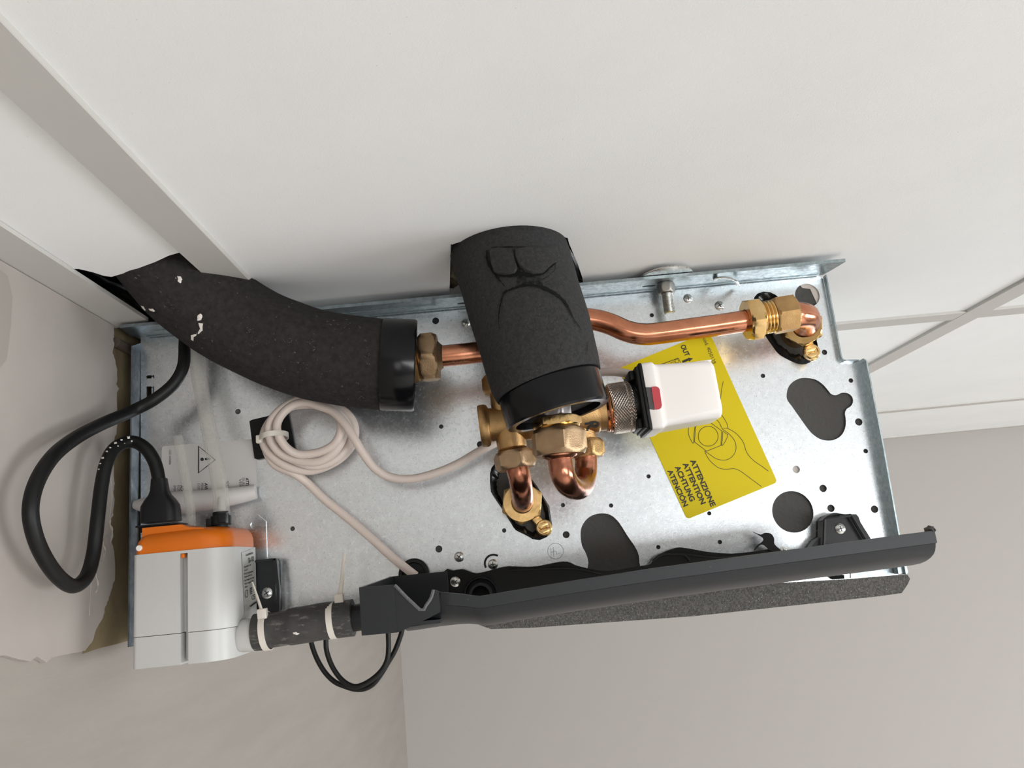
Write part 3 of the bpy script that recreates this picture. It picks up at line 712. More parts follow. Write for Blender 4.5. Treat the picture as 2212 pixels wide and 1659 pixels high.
for cx, cy, n_, sp in ((541, 713, 14, 7), (622, 738, 16, 8), (672, 739, 12, 8), (795, 765, 14, 9), (545, 740, 16, 14), (745, 700, 10, 14), (700, 800, 14, 26), (640, 790, 10, 30), (780, 860, 12, 18), (370, 662, 8, 10)):
    for k in range(n_):
        x = cx+random.gauss(0, sp*.6); y = cy+random.gauss(0, sp*.45); s = random.uniform(.4, 1.1); an = random.uniform(-.6, .6)
        scuff.append([(x-s*2*cos(an), y-s*2*sin(an)), (x, y-s*.7), (x+s*2*cos(an), y+s*2*sin(an)), (x, y+s*.7)])
tag(patch('plaster_dust', scuff, bv, mat('dust_marks', (.17, .16, .15), .9), lp, .0003), kind='stuff')
patch('plaster_splash', [rag([(333, 695), (340, 700), (352, 716), (366, 733), (372, 742), (366, 741), (350, 724), (338, 708)], .8, 2), rag([(400, 746), (408, 752), (418, 763), (411, 759)], .3)], bv, mat('grey_scuff', (.33, .31, .29), .9), lp)
# what stays inside the ring: dark foam and pipe end
bm = B(); a = ax.normalized(); lathe(bm, c0-a*.014, c0-a*.008, [(0, .0225), (1, .0225)], 40); build('foam_core', bm, M['foam'], lp)

# centre one
cp = thing('insulated_pipe', 'straight black foam-insulated pipe coming down through a hole in the ceiling tile', 'insulated pipe', P(1150, 700, -.1))
c1 = P(1206, 899, -.100); top = P(1098, 540, -.079); ax1 = (c1-P(1176, 800, -.100)).normalized()
start = c1-ax1*.018; q = catmull([start, P(1175, 800, -.0995), P(1150, 710, -.096), P(1120, 610, -.087), top], 6)
ext = (top-P(1120, 610, -.087)).normalized(); q += [top+ext*.015, top+ext*.03, top+ext*.06]
bm = B(); sweep(bm, q, [.0303+.0046*min(1, i/20) for i in range(len(q))], 64, rfun=wob(9, .01, 5))
sl_c = build('insulation_sleeve', bm, M['foam'], cp, 50)
ring_end(cp, c1, ax1, .0293, .0205, .83)
bm = B(); lathe(bm, c1-ax1*.017, c1-ax1*.0035, [(0, .0232), (1, .0232)], 40); build('foam_core', bm, M['foam'], cp)
bv = bvh_of(sl_c)
z6 = lambda l: [(940+a/4.608, 470+b/4.608) for a, b in l]
# torn flap of foam and the cracks around it: raised lips and dark grooves following the sleeve
def raised(name, poly, h, m, parent, bv, inset=.12):
    bm = B(); cx = sum(p[0] for p in poly)/len(poly); cy = sum(p[1] for p in poly)/len(poly)
    rings = []
    for f, l in ((1.0, -.0004), (1.0, h*.7), (1-inset*.5, h), (.6, h*1.05), (.3, h*1.05)):
        rr = []
        for x, y in poly:
            r_ = hit(bv, cx+(x-cx)*f, cy+(y-cy)*f, l); rr.append(bm.verts.new(r_[0]) if r_ else None)
        if any(v is None for v in rr): print('raised miss', name); bm.free(); return
        rings.append(rr)
    for a, b in zip(rings, rings[1:]):
        for k in range(len(a)): face(bm, (a[k], a[(k+1) % len(a)], b[(k+1) % len(b)], b[k]))
    face(bm, rings[-1]); return build(name, bm, m, parent, 40)
def groove(bm, pts, widths, bv, lift=.0008):
    pts2 = c2(pts, 5); n = len(pts2); L = []
    for i, (x, y) in enumerate(pts2):
        a = pts2[max(i-1, 0)]; b = pts2[min(i+1, n-1)]; dx, dy = b[0]-a[0], b[1]-a[1]; l = sqrt(dx*dx+dy*dy) or 1
        t = i/(n-1)*(len(widths)-1); j = min(int(t), len(widths)-2); wd = widths[j]+(widths[j+1]-widths[j])*(t-j); wd *= 1.5*random.uniform(.6, 1.35)
        u = hit(bv, x-dy/l*wd/2, y+dx/l*wd/2, lift); v = hit(bv, x+dy/l*wd/2, y-dx/l*wd/2, lift)
        if u and v: L.append((bm.verts.new(u[0]), bm.verts.new(v[0])))
    for a, b in zip(L, L[1:]): face(bm, (a[0], b[0], b[1], a[1]))
bm = B()
patch('torn_foam', [rag(z6([(600, 560), (650, 572), (740, 585), (830, 560), (900, 570), (990, 585), (1080, 570), (1150, 500), (1200, 440), (1190, 520), (1120, 590), (1060, 640), (1090, 705), (960, 685), (860, 700), (760, 730), (700, 735), (690, 690), (640, 620)]), 1.2, 3)], bv, mat('crumbled_foam', (.028, .027, .027), .95, bump=1.0, bscale=500, var=(.009, .009, .009), vscale=420, spec=.1), cp, .0006)
bm = B()
groove(bm, z6([(648, 1120), (640, 1000), (655, 880), (690, 760), (760, 720), (860, 690), (960, 680), (1060, 700), (1150, 740), (1240, 800), (1300, 870), (1340, 950), (1380, 1030), (1450, 1125)]), [.5, 1.5, 3.0, 2.5, 4, 4.5, 3, 1.4, .4], bv)
groove(bm, z6([(520, 330), (525, 420), (560, 500), (600, 560), (640, 620), (700, 690)]), [1.2, 4, 5, 2.5, .5], bv)
groove(bm, z6([(600, 565), (680, 585), (760, 580), (820, 560), (900, 575), (990, 575), (1060, 560), (1130, 500), (1200, 450)]), [2, 4, 6, 5, 4, 6, 1.5], bv)
groove(bm, z6([(785, 380), (795, 440), (825, 500), (840, 560)]), [.6, 2, 4, 6], bv)
groove(bm, z6([(1285, 1035), (1320, 1008)]), [.3, 1, .3], bv); groove(bm, z6([(1505, 1240), (1500, 1340)]), [.3, .8, .3], bv)
groove(bm, z6([(560, 305), (760, 300), (1000, 305), (1140, 320)]), [.6, 1.6, 1.2, .5], bv)
build('crack', bm, M['void'], cp, 0)
raised('foam_flap', rag(z6([(545, 330), (640, 310), (760, 320), (785, 370), (800, 440), (825, 520), (800, 560), (720, 578), (640, 575), (600, 560), (575, 480)]), .6, 3), .0022, M['foam'], cp, bv)
raised('foam_flap', rag(z6([(790, 330), (900, 312), (1050, 312), (1190, 330), (1212, 390), (1200, 450), (1140, 490), (1070, 560), (980, 572), (900, 550), (840, 500), (800, 420)]), .6, 3), .0026, M['foam'], cp, bv)
# torn black film and rock wool showing in the ceiling hole
bm = B()
q = [PZ(1176, 498, TILE-.0006), PZ(1228, 516, TILE-.0008), PZ(1222, 524, TILE-.0006), PZ(1248, 565, TILE+.001), PZ(1262, 615, TILE+.002), PZ(1256, 625, TILE+.012), PZ(1246, 548, TILE+.012)]
vs = [bm.verts.new(p) for p in q]; face(bm, vs)
q = [PZ(974, 528, TILE-.0004), PZ(977, 528, TILE-.0006), PZ(972, 560, TILE+.001), PZ(972, 630, TILE+.002), PZ(972, 645, TILE+.001)]
vs = [bm.verts.new(p) for p in q]; face(bm, vs)
bmesh.ops.solidify(bm, geom=bm.faces, thickness=.0004)
o = build('torn_film', bm, M['black_shiny'], None, 0)
tag(o, 'torn black film around the ceiling hole of the straight insulated pipe', 'film')
bm = B()
ic = bmesh.ops.create_icosphere(bm, subdivisions=4, radius=1)
c = PZ(985, 600, TILE+.010)
for v in bm.verts:
    n_ = 1+.35*noise.noise(v.co*2.5)+.2*noise.noise(v.co*7); v.co = V((c.x-.004+v.co.x*.010*n_, c.y+v.co.y*.018*n_, c.z+.004+v.co.z*.008*n_))
o = build('mineral_wool', bm, mat('mineral_wool_brown', (.10, .075, .035), .95, var=(.02, .016, .01), vscale=220, bump=1, bscale=500), None, 60)
tag(o, 'brown mineral wool tuft in the ceiling hole beside the straight insulated pipe', 'insulation')
# plenum edge film at the left opening
bm = B()
for pts in ([(152, 582), (200, 600), (265, 640), (330, 690)], [(180, 600), (250, 620), (290, 640)]):
    q = catmull([PZ(a, b, TILE+.012) for a, b in pts], 6); sweep(bm, q, .006, 10, sq=.4)
o = build('torn_film', bm, M['black_shiny'], None, 50)
tag(o, 'crumpled black film in the ceiling opening by the left wall', 'film')

# ================================================================== COPPER PIPES
def tube(name, px, rad, m, parent, n=8, seg=24):
    bm = B(); q = catmull([P(*p) for p in px], n); sweep(bm, q, rad, seg); return build(name, bm, m, parent, 40)
RC = .0069
t = thing('copper_pipe', 'short copper pipe with brass union nut leaving the curved insulated pipe', 'pipe', P(960, 770, -.057))
tube('pipe', [(890, 778, -.057), (950, 770, -.057), (1000, 765, -.057), (1040, 761, -.056), (1064, 768, -.055), (1078, 790, -.054), (1082, 812, -.054)], .0067, M['copper'], t)
bm = B(); a, b = P(907, 774, -.057), P(947, 770.5, -.057); hexnut(bm, a, b, R(a, 57), rot=.12, cham=.2)
lathe(bm, b, P(957, 770, -.057), [(0, R(a, 34)), (.6, R(a, 28)), (1, R(a, 25))], 32)
build('union_nut', bm, M['brass_dull'], t, 30)
bm = B(); a2, b2 = P(884, 777, -.057), P(905, 774, -.057); hexnut(bm, a2, b2, R(a2, 54), rot=.4, cham=.2)
lathe(bm, b2, a, [(0, R(a, 40)), (1, R(a, 40))], 32); build('adapter', bm, M['brass'], t, 30)

t = thing('copper_pipe', 'long copper pipe with a dog-leg bend ending in brass fittings at top right', 'pipe', P(1450, 715, -.045))
tube('pipe', [(1215, 690, -.045), (1250, 689, -.045), (1284, 691, -.045), (1318, 700, -.045), (1356, 716, -.045), (1392, 722, -.045), (1430, 719, -.045), (1480, 712, -.045), (1560, 701, -.045), (1630, 690, -.045)], .0070, M['copper'], t, 10, 32)
Af = lambda t_: P(1604+113*t_, 693.5-17.5*t_, -.045)
bm = B(); a, b = Af(.06), Af(.34); hexnut(bm, a, b, R(a, 49), rot=.3, hole=.0072, cham=.18); build('compression_nut', bm, M['brass_bright'], t, 30)
bm = B(); prof = []; n = 6; rr = R(a, 36)
for i in range(n): prof += [(i/n, rr*.90), ((i+.35)/n, rr*1.0), ((i+.6)/n, rr*1.0)]
prof.append((1, rr*.9)); lathe(bm, Af(.33), Af(.72), prof, 36); build('threaded_adapter', bm, M['brass_bright'], t, 20)
bm = B(); hexnut(bm, Af(.58), Af(1.0), R(a, 42.5), rot=.1, cham=.1); build('union_nut', bm, M['brass'], t, 30)
tube('elbow', [(1700, 681, -.045), (1722, 680, -.0445), (1740, 683, -.039), (1744, 694, -.030), (1740, 703, -.0225), (1738, 706, -.0208)], .0084, M['copper'], t, 8, 28)

# ================================================================== VALVE
YV = -.055
vl = thing('mixing_valve', 'cast brass three-way valve under the end of the straight insulated pipe', 'valve', P(1180, 905, YV))
A1, A2 = P(1036, 921, YV), P(1325, 882, YV); axv = (A2-A1).normalized(); Lv = (A2-A1).length
r_ = lambda px: R(A1, px)
bm = B()
lathe(bm, A1, A2, [(.0, r_(44)), (.012, r_(46)), (.05, r_(46)), (.068, r_(43)), (.08, r_(36)), (.16, r_(35)), (.30, r_(42)), (.5, r_(49)), (.80, r_(50)), (.865, r_(49)), (.88, r_(45)), (.93, r_(46)), (.935, r_(48)), (.95, r_(46)), (.96, r_(49)), (.98, r_(47)), (1, r_(49))], 48)
def branch(x0, y0, x1, y1, r, y=YV, yb=None):
    a, b = P(x0, y0, y), P(x1, y1, yb if yb is not None else y); lathe(bm, a, b, [(0, r_(r)), (.75, r_(r)), (.8, r_(r*.95)), (.84, r_(r*1.04)), (.88, r_(r*.95)), (.92, r_(r*1.04)), (1, r_(r))], 36)
branch(1098, 915, 1109, 982, 32)
branch(1248, 900, 1263, 965, 30)
branch(1090, 905, 1078, 800, 26)
body = build('valve_body', bm, M['brass'], vl, 30)
bm = B(); hexnut(bm, P(1109, 975, YV), P(1116, 1013, YV), r_(46), rot=.25, cham=.22); build('union_nut', bm, M['brass_dull'], vl, 30)
bm = B(); hexnut(bm, P(1262, 951, YV), P(1267, 989, YV), r_(42), rot=.3, cham=.2); build('union_nut', bm, M['brass'], vl, 30)
bm = B(); hexnut(bm, P(1079, 850, YV), P(1076, 812, YV), r_(38), rot=.3, cham=.2); build('union_nut', bm, M['brass'], vl, 30)
# marker letter R
bv = bvh_of(body); bm = B(); pl_ = lambda x, y: (hit(bv, x, y, .0003) or (None,))[0]
z9 = lambda l: [(1200+a/9.756, 840+b/9.756) for a, b in l]
strip(bm, c2(z9([(615, 735), (680, 730), (760, 705), (840, 698), (895, 720), (890, 765), (840, 790), (780, 785), (765, 745), (790, 715)]), 5), 4.4, pl_)
strip(bm, c2(z9([(765, 745), (735, 775), (690, 810), (665, 890)]), 5), 4.2, pl_)
build('marker_letter', bm, M['ink2'], vl, 0)
# knurled nut
kn = P(1316, 884, YV); kn2 = P(1364, 877, YV)
bm = B(); lathe(bm, kn, kn2, [(0, r_(46)), (.02, r_(53)), (.1, r_(55.5)), (.74, r_(55.5)), (.78, r_(53.5)), (.80, r_(55.5)), (.94, r_(55.5)), (1, r_(52))], 72)
mk = M['knurl']; nt = mk.node_tree; N = nt.nodes; L = nt.links
tc = N.new('ShaderNodeTexCoord'); sp = N.new('ShaderNodeSeparateXYZ'); L.new(tc.outputs['Object'], sp.inputs[0])
at = N.new('ShaderNodeMath'); at.operation = 'ARCTAN2'; L.new(sp.outputs[2], at.inputs[0]); L.new(sp.outputs[1], at.inputs[1])
sn = []
for s in (1, -1):
    m1 = N.new('ShaderNodeMath'); m1.operation = 'MULTIPLY'; m1.inputs[1].default_value = 44; L.new(at.outputs[0], m1.inputs[0])
    m2 = N.new('ShaderNodeMath'); m2.operation = 'MULTIPLY_ADD'; m2.inputs[1].default_value = s*3900; L.new(sp.outputs[0], m2.inputs[0]); L.new(m1.outputs[0], m2.inputs[2])
    m3 = N.new('ShaderNodeMath'); m3.operation = 'SINE'; L.new(m2.outputs[0], m3.inputs[0]); sn.append(m3)
mn = N.new('ShaderNodeMath'); mn.operation = 'MINIMUM'; L.new(sn[0].outputs[0], mn.inputs[0]); L.new(sn[1].outputs[0], mn.inputs[1])
bp = N.new('ShaderNodeBump'); bp.inputs['Distance'].default_value = .0006; bp.inputs['Strength'].default_value = 1; L.new(mn.outputs[0], bp.inputs['Height']); L.new(bp.outputs[0], N['Principled BSDF'].inputs['Normal'])
build('knurled_nut', bm, M['knurl'], vl, 30)
bm = B(); lathe(bm, kn+axv*.0004-axv*.0035, kn+axv*.0006, [(0, r_(47)), (.3, r_(50)), (.6, r_(47.5)), (1, r_(50))], 48); build('copper_washer', bm, M['copper'], vl, 20)

# actuator
YA = -.056
at_ = thing('valve_actuator', 'white plastic thermal actuator with red indicator screwed to the brass valve', 'actuator', P(1450, 860, YA))
a0 = P(1364, 877, YA); a1 = P(1388, 867, YA); a2 = P(1541, 847, YA); da = (a2-a1).normalized()
m4 = loc_frame(a1, da)
La = (a2-a1).length; ra = R(a1, 1)
bm = B(); lathe(bm, a0-da*.001, a1, [(0, ra*44), (.5, ra*44), (.55, ra*47), (1, ra*47)], 40)
build('neck', bm, M['black_soft'], at_, 30)
bm = B(); box(bm, (-.0042, -ra*57, -ra*66), (-.0004, ra*57, ra*66), bev=.0006, M4=m4)
box(bm, (-.0020, -ra*60.5, -ra*71.5), (-.0002, ra*60.5, ra*71.5), bev=.0004, M4=m4)
for s in (1, -1): box(bm, (-.0075, -ra*40, s*ra*52-.003), (-.004, ra*40, s*ra*52+.003), bev=.001, M4=m4)
build('base_flange', bm, M['black_soft'], at_, 30)
# housing: loft of rounded squares
def rsq(hy, hz, r, n=6):
    out = []
    for sy, sz, a0_ in ((1, 1, 0), (-1, 1, 90), (-1, -1, 180), (1, -1, 270)):
        for k in range(n+1):
            a = math.radians(a0_+90*k/n); out.append(((hy-r)*sy+r*cos(a), (hz-r)*sz+r*sin(a)))
    return out
bm = B(); rings = []
for tx, hy, hz, r in ((0, 60, 71, 8), (.02, 61, 72, 9), (.13, 61, 72, 9), (.155, 60.5, 71, 10), (.185, 57, 67.5, 12), (.23, 56.5, 67, 14), (.6, 54, 64.5, 16), (.93, 51.5, 62.5, 18), (.97, 50, 60.5, 18), (.993, 46, 56, 17), (1, 40, 50, 14)):
    rings.append([bm.verts.new(m4 @ V((tx*La, y*ra, z*ra))) for y, z in rsq(hy, hz, r)])
for a, b in zip(rings, rings[1:]):
    for k in range(len(a)): face(bm, (a[k], a[(k+1) % len(a)], b[(k+1) % len(b)], b[k]))
face(bm, rings[0]); face(bm, rings[-1])
# long moulded faces front and top
def padbox(x0, x1, z0, z1, yy, d):
    box(bm, (x0*La, -ra*yy-d, z0*ra), (x1*La, -ra*yy+.004, z1*ra), bev=.0019, M4=m4, seg=4)
box(bm, (.3*La, -ra*40, ra*60), (.99*La, ra*40, ra*64), bev=.0012, M4=m4)
hs = build('housing', bm, M['white'], at_, 40)
bv = bvh_of(hs)
def winpoly(pts, name, m, lift, par=at_):
    bm = B(); pl_ = [hit(bv, *p, 0)[0]+V((0, -lift, 0)) for p in pts]; yf_ = min(p.y for p in pl_); pl_ = [V((p.x, yf_, p.z)) for p in pl_]; pb = [p+V((0, lift+.0012, 0)) for p in pl_]
    f = [bm.verts.new(p) for p in pl_]; g = [bm.verts.new(p) for p in pb]; face(bm, f); n = len(f)
    for i in range(n): face(bm, (f[i], f[(i+1) % n], g[(i+1) % n], g[i]))
    return build(name, bm, m, par, 30)
z7 = lambda l: [(1280+a/7.373, 720+b/7.373) for a, b in l]
winpoly(z7([(838, 871), (935, 862), (985, 1222), (886, 1231)]), 'dark_window', M['greyplastic'], .0002)
winpoly(z7([(935, 862), (955, 852), (1010, 848), (1045, 868), (1062, 900), (1098, 1150), (1090, 1190), (1065, 1208), (1010, 1218), (990, 1214), (965, 1080)]), 'red_indicator', M['red'], .0006)

# U-bend and lower elbow
t = thing('copper_pipe', 'copper U-bend with large brass union nut below the straight insulated pipe', 'pipe', P(1230, 1040, -.08))
bm = B(); q = catmull([P(1208, 975, -.100), P(1211, 1000, -.100), P(1216, 1025, -.099), P(1226, 1044, -.093), P(1241, 1054, -.082), P(1256, 1050, -.069), P(1264, 1030, -.059), P(1266, 1005, -.0555), P(1266, 985, -.055)], 8)
sweep(bm, q, .0068, 28); build('pipe', bm, M['copper_dark'], t)
bm = B(); g = P(1205, 928, -.100); g2 = P(1210, 984, -.100); rg = lambda p: R(g, p)
hexnut(bm, g, g2, rg(63), rot=.42, cham=.18); build('union_nut', bm, M['brass_dull'], t, 30)
bm = B(); hexnut(bm, P(1201, 902, -.100), P(1204, 924, -.100), rg(54), rot=.1, cham=.2); lathe(bm, P(1204, 922, -.1), g, [(0, rg(47)), (.5, rg(49)), (1, rg(47))], 36); build('adapter', bm, M['brass_bright'], t, 30)
bm = B(); lathe(bm, g2, P(1211, 992, -.100), [(0, rg(38)), (.4, rg(36)), (.8, rg(30)), (1, rg(28))], 32); build('flare_collar', bm, M['copper'], t, 30)
bm = B(); hexnut(bm, P(1196, 872, -.1), P(1200, 903, -.1), rg(36), rot=.2); build('inner_nut', bm, mat('pale_steel', (.6, .56, .56), .35, metal=.9), t, 30)
t = thing('copper_pipe', 'short copper elbow from the left valve outlet into the lower coil connector', 'pipe', P(1125, 1050, -.04))
bm = B(); q = catmull([P(1116, 1008, -.055), P(1121, 1025, -.0545), P(1125, 1045, -.051), P(1128, 1064, -.042), P(1129, 1078, -.030), P(1129, 1084, -.016), P(1128, 1086, -.002)], 8)
sweep(bm, q, .0068, 28); build('pipe', bm, M['copper_dark'], t)

# ================================================================== WHITE CABLE
cab = thing('sensor_cable', 'white actuator cable coiled in loops on the steel panel', 'cable', P(670, 950, -.02))
pts = [P(1374, 813, -.050), P(1350, 806, -.048), P(1318, 803, -.045), P(1280, 808, -.038), P(1230, 835, -.024), P(1170, 885, -.017), P(1110, 932, -.014), P(1070, 957, -.016), P(1035, 975, -.019), P(985, 1004, -.020), P(935, 1024, -.020), P(885, 1035, -.020), P(840, 1030, -.021), P(808, 1010, -.024), P(785, 980, -.028), P(765, 947, -.031), P(742, 912, -.031), P(717, 888, -.0285)]
T0 = -1.15  # angle where the loops start
for i in range(0, 63):
    tt = i/14; a = T0-2*pi*tt; f = tt/4.6
    cx = 662+7*f+4*sin(i*.23); cy = 924+22*f+5*sin(i*.31+1); rx = 64+41*f+3*cos(i*.37); ry = 57+24*f+3*sin(i*.53)
    if f > .9: pass
    pts.append(P(cx+rx*cos(a)+2*sin(i*1.3), cy-ry*sin(-a)*-1 if False else cy+ry*sin(a)+1.5*cos(i*1.9), -.026+.0036*tt+.0015*sin(i)))
last = pts[-1]
pts += [P(634, 1022, -.0125), P(664, 1043, -.0085), P(700, 1078, -.0075), P(750, 1118, -.009), P(805, 1165, -.012), P(850, 1206, -.012), P(880, 1230, -.0105), P(898, 1244, -.0095)]
q = catmull(pts, 5); bm = B(); sweep(bm, q, R(P(700, 1000), 8.8), 14); build('cable', bm, M['cable'], cab, 60)

# ================================================================== CONDENSATE PUMP
YP = -.062
pump = thing('condensate_pump', 'grey and orange condensate pump at the lower left of the panel', 'pump', P(420, 1420, -.04))
x0 = P(285, 1300, YP).x; xr_ = P(552, 1300, -.014).x
zt = P(283, 1200, YP).z; zs = P(290, 1378, YP).z; zbm = P(292, 1446, YP).z
YK = -.012
def plan(x0, x1, yf, yb, rl, rr, notch=None):
    pts = [(x0, yb)]
    for k in range(7): a = pi+pi/2*k/6; pts.append((x0+rl+rl*cos(a), yf+rl+rl*sin(a)))
    if notch:
        n0, n1, d = notch; pts += [(n0, yf), (n0, yf+d), (n1, yf+d), (n1, yf)]
    for k in range(11): a = -pi/2+pi/2*k/10; pts.append((x1-rr+rr*cos(a), yf+rr+rr*sin(a)))
    pts.append((x1, yb)); return pts
n0 = P(389, 1300, YP).x; n1 = P(406, 1300, YP).x
def slab(bm, pl, z0, z1, mi=0): prism(bm, [[V((a, b, z0)) for a, b in pl]], V((0, 0, z1-z0)), mi)
bm = B(); slab(bm, plan(x0, xr_, YP, YK, .003, .014), zt-.0016, zt); slab(bm, plan(x0, xr_, YP, YK, .003, .014, (n0, n1, .006)), zs+.00025, zt-.0016)
hsg = build('housing', bm, M['pump'], pump, 30)
bm = B(); slab(bm, plan(x0, xr_-.001, YP+.0002, YK, .003, .014, (n0, n1, .012)), zbm, zs-.0001); build('reservoir', bm, M['pump'], pump, 30)
bm = B(); slab(bm, plan(x0+.0006, xr_-.0016, YP+.0008, YK, .003, .013, (n0-.0006, n1+.0006, .012)), zs-.0002, zs+.0003); build('seam', bm, M['ink2'], pump, 0)
bm = B(); sweep(bm, [V(((n0+n1)/2, YP+.0062, zt-.002)), V(((n0+n1)/2, YP+.0062, zbm+.002))], .0013, 10); build('slot_rod', bm, M['pump'], pump)
bm = B(); box(bm, (n0+.0001, YP+.0006, zt-.0042), (n0+.0022, YP+.0045, zt-.0016), bev=.0005); build('lid_clip', bm, M['orange'], pump, 30)
# orange lid: stacked plans rounding over, and the turret
bm = B(); rings = []
hl = .0125
for t_, ins in ((0, .0006), (.35, .0007), (.6, .0016), (.8, .0034), (.93, .0062), (1, .010)):
    pl = plan(x0+ins*.8, xr_-ins-.0005, YP+ins, YK, .004, .016)
    rings.append([bm.verts.new((a, b, zt+hl*t_+ (a-x0)*.02)) for a, b in pl])
for v in rings[0]: v.co.z = zt
for a, b in zip(rings, rings[1:]):
    for k in range(len(a)): face(bm, (a[k], a[(k+1) % len(a)], b[(k+1) % len(b)], b[k]))
face(bm, rings[0]); face(bm, rings[-1])
tx0 = P(307, 1150, YP+.006).x; tx1 = P(392, 1150, YP+.006).x; tx2 = P(440, 1150, YP+.006).x
ztur = P(350, 1139, YP+.014).z
prism(bm, [[V((tx0, YP+.006, zt+.004)), V((tx0, YP+.006, ztur)), V((tx1, YP+.006, ztur)), V((tx1+.004, YP+.006, ztur-.002)), V((tx2, YP+.006, zt+hl)), V((tx2, YP+.006, zt+.004))]], V((0, .026, 0)))
build('lid', bm, M['orange'], pump, 40)
bv = bvh_of(hsg)
bm = B(); c = P(300, 1184, YP-.0001); lathe(bm, c+V((0, .004, 0)), c+V((0, -.0006, 0)), [(0, R(c, 6.5)), (.9, R(c, 6.5)), (1, R(c, 5))], 16)
build('white_dot', bm, M['white'], pump)
# rating label wrapped round the corner
bm = B(); nx, nz = 12, 10
cl = [(521, 1194), (527, 1322)]; cr_ = [(548, 1184), (552.5, 1309)]
lab_pl = lambda lift: (lambda x, y: (hit(bv, x, y, lift) or (None,))[0])
def LP(u, v): 
    a = (cl[0][0]+(cl[1][0]-cl[0][0])*v, cl[0][1]+(cl[1][1]-cl[0][1])*v); b = (cr_[0][0]+(cr_[1][0]-cr_[0][0])*v, cr_[0][1]+(cr_[1][1]-cr_[0][1])*v)
    return (a[0]+(b[0]-a[0])*u, a[1]+(b[1]-a[1])*u)
g = [[lab_pl(.0003)(*LP(i/nx, j/nz)) for i in range(nx+1)] for j in range(nz+1)]
gv = [[bm.verts.new(p) if p is not None else None for p in r] for r in g]
for j in range(nz):
    for i in range(nx):
        q = (gv[j][i], gv[j][i+1], gv[j+1][i+1], gv[j+1][i])
        if all(q): face(bm, q)
XL = U2(27, -10); YL = U2(-.04, -1)
def TL_(s, u, v, w, h, bold=True): put_text(bm, s, LP(u, v), XL, YL, w, h, lab_pl(.0007), 1, bold)
TL_('SAUERMANN', .30, .085, 16, 4, True); TL_('Si-10', .48, .21, 12, 10, True)
for s, v, w in (('220-240V~ W', .27, 16), ('Tem. 35°C', .325, 9), ('IP 20 Continuous', .385, 20), ('Hauteur/Head', .435, 17), ('Sauermann Ind. ech', .495, 21), ('Power supply 10W', .55, 20), ('France', .605, 7)): TL_(s, .09, v, w, 3.4, True)
TL_('CE', .60, .86, 8, 10, False)
for l in ([LP(.1, .66), LP(.3, .655)], [LP(.1, .67), LP(.1, .76)], [LP(.3, .665), LP(.3, .755)], [LP(.1, .775), LP(.3, .765)]): strip(bm, l, 1, lab_pl(.0007), 1)
for k in range(4): strip(bm, [LP(.5, .66+k*.03), LP(.66, .65+k*.03)], 2, lab_pl(.0007), 1)
for k in range(3): strip(bm, [LP(.82, .65+k*.035), LP(.93, .64+k*.035)], 2, lab_pl(.0007), 1)
strip(bm, [LP(.45, .955), LP(.97, .93)], 3, lab_pl(.0007), 1)
bmesh.ops.remove_doubles(bm, verts=bm.verts, dist=1e-7)
rl = build('rating_label', bm, [M['silverlabel'], M['ink2']], pump, 0, keepw=True); tag(rl, 'silver rating label printed Si-10')
# outlet
cO = P(549, 1374, -.040); rO = R(cO, 34.5)
bm = B(); lathe(bm, V((xr_-.0012, -.040, cO.z+.001)), V((cO.x+.0012, -.040, cO.z+.0006)), [(0, rO*.9), (.2, rO), (1, rO)], 36); build('outlet_collar', bm, M['pump'], pump)
# hose nozzle clamp
cN = P(478, 1140, -.040); bm = B(); zN = cN.z
lathe(bm, V((cN.x, cN.y, zt+hl-.002)), V((cN.x, cN.y, P(478, 1106, -.04).z)), [(0, .0045), (.3, .0045), (.32, .0062), (.78, .0062), (.8, .005), (1, .005)], 28)
box(bm, (cN.x+.001, cN.y-.0085, zN+.002), (cN.x+.006, cN.y-.004, zN+.008), bev=.0006); box(bm, (cN.x-.008, cN.y-.004, zN+.001), (cN.x-.004, cN.y+.003, zN+.006), bev=.0006)
build('hose_clamp', bm, M['black'], pump, 30)

# power cable with its plug
pc = thing('power_cable', 'thick black power cable looping along the left wall to its plug on the pump', 'cable', P(350, 1100, -.045))
yk = -.046
q = [P(400, 705, -.022), P(399, 745, -.024), P(396, 790, -.026), P(376, 828, -.028), P(335, 862, -.031), P(285, 888, -.036)]
xw = -.2405
q += [PX(222, 915, xw), PX(165, 945, xw+.001), PX(115, 985, xw+.002), PX(80, 1040, xw+.002), PX(66, 1100, xw+.002), PX(76, 1160, xw+.002), PX(100, 1212, xw+.002), PX(130, 1250, xw+.002), PX(160, 1266, xw+.002), PX(187, 1245, xw+.002), PX(202, 1195, xw+.002), PX(211, 1120, xw+.003), PX(220, 1045, xw+.003), PX(232, 995, xw+.004), PX(252, 965, xw+.006)]
q += [P(285, 954, -.047), P(314, 968, -.047), P(334, 998, yk), P(343, 1035, yk), P(345, 1060, yk)]
bm = B(); q = catmull(q, 8); sweep(bm, q, .0039, 20); cbl = build('cable', bm, M['black_soft'], pc, 60)
cz = P(346, 1130, yk); bm = B(); rings = []
for py, hw, hd in ((1034, 15, 13), (1050, 17, 14), (1060, 18, 15), (1070, 22, 18), (1080, 30, 22), (1092, 37, 25), (1105, 38.5, 27), (1128, 38.5, 28)):
    c = P(344+(py-1034)*.045, py, yk); k = R(c, 1); rings.append([bm.verts.new(c+V((y*k, z*k, 0))) for y, z in rsq(hw, hd, min(hw, hd)*.6, 5)])
for a, b in zip(rings, rings[1:]):
    for k in range(len(a)): face(bm, (a[k], a[(k+1) % len(a)], b[(k+1) % len(b)], b[k]))
face(bm, rings[0]); face(bm, rings[-1])
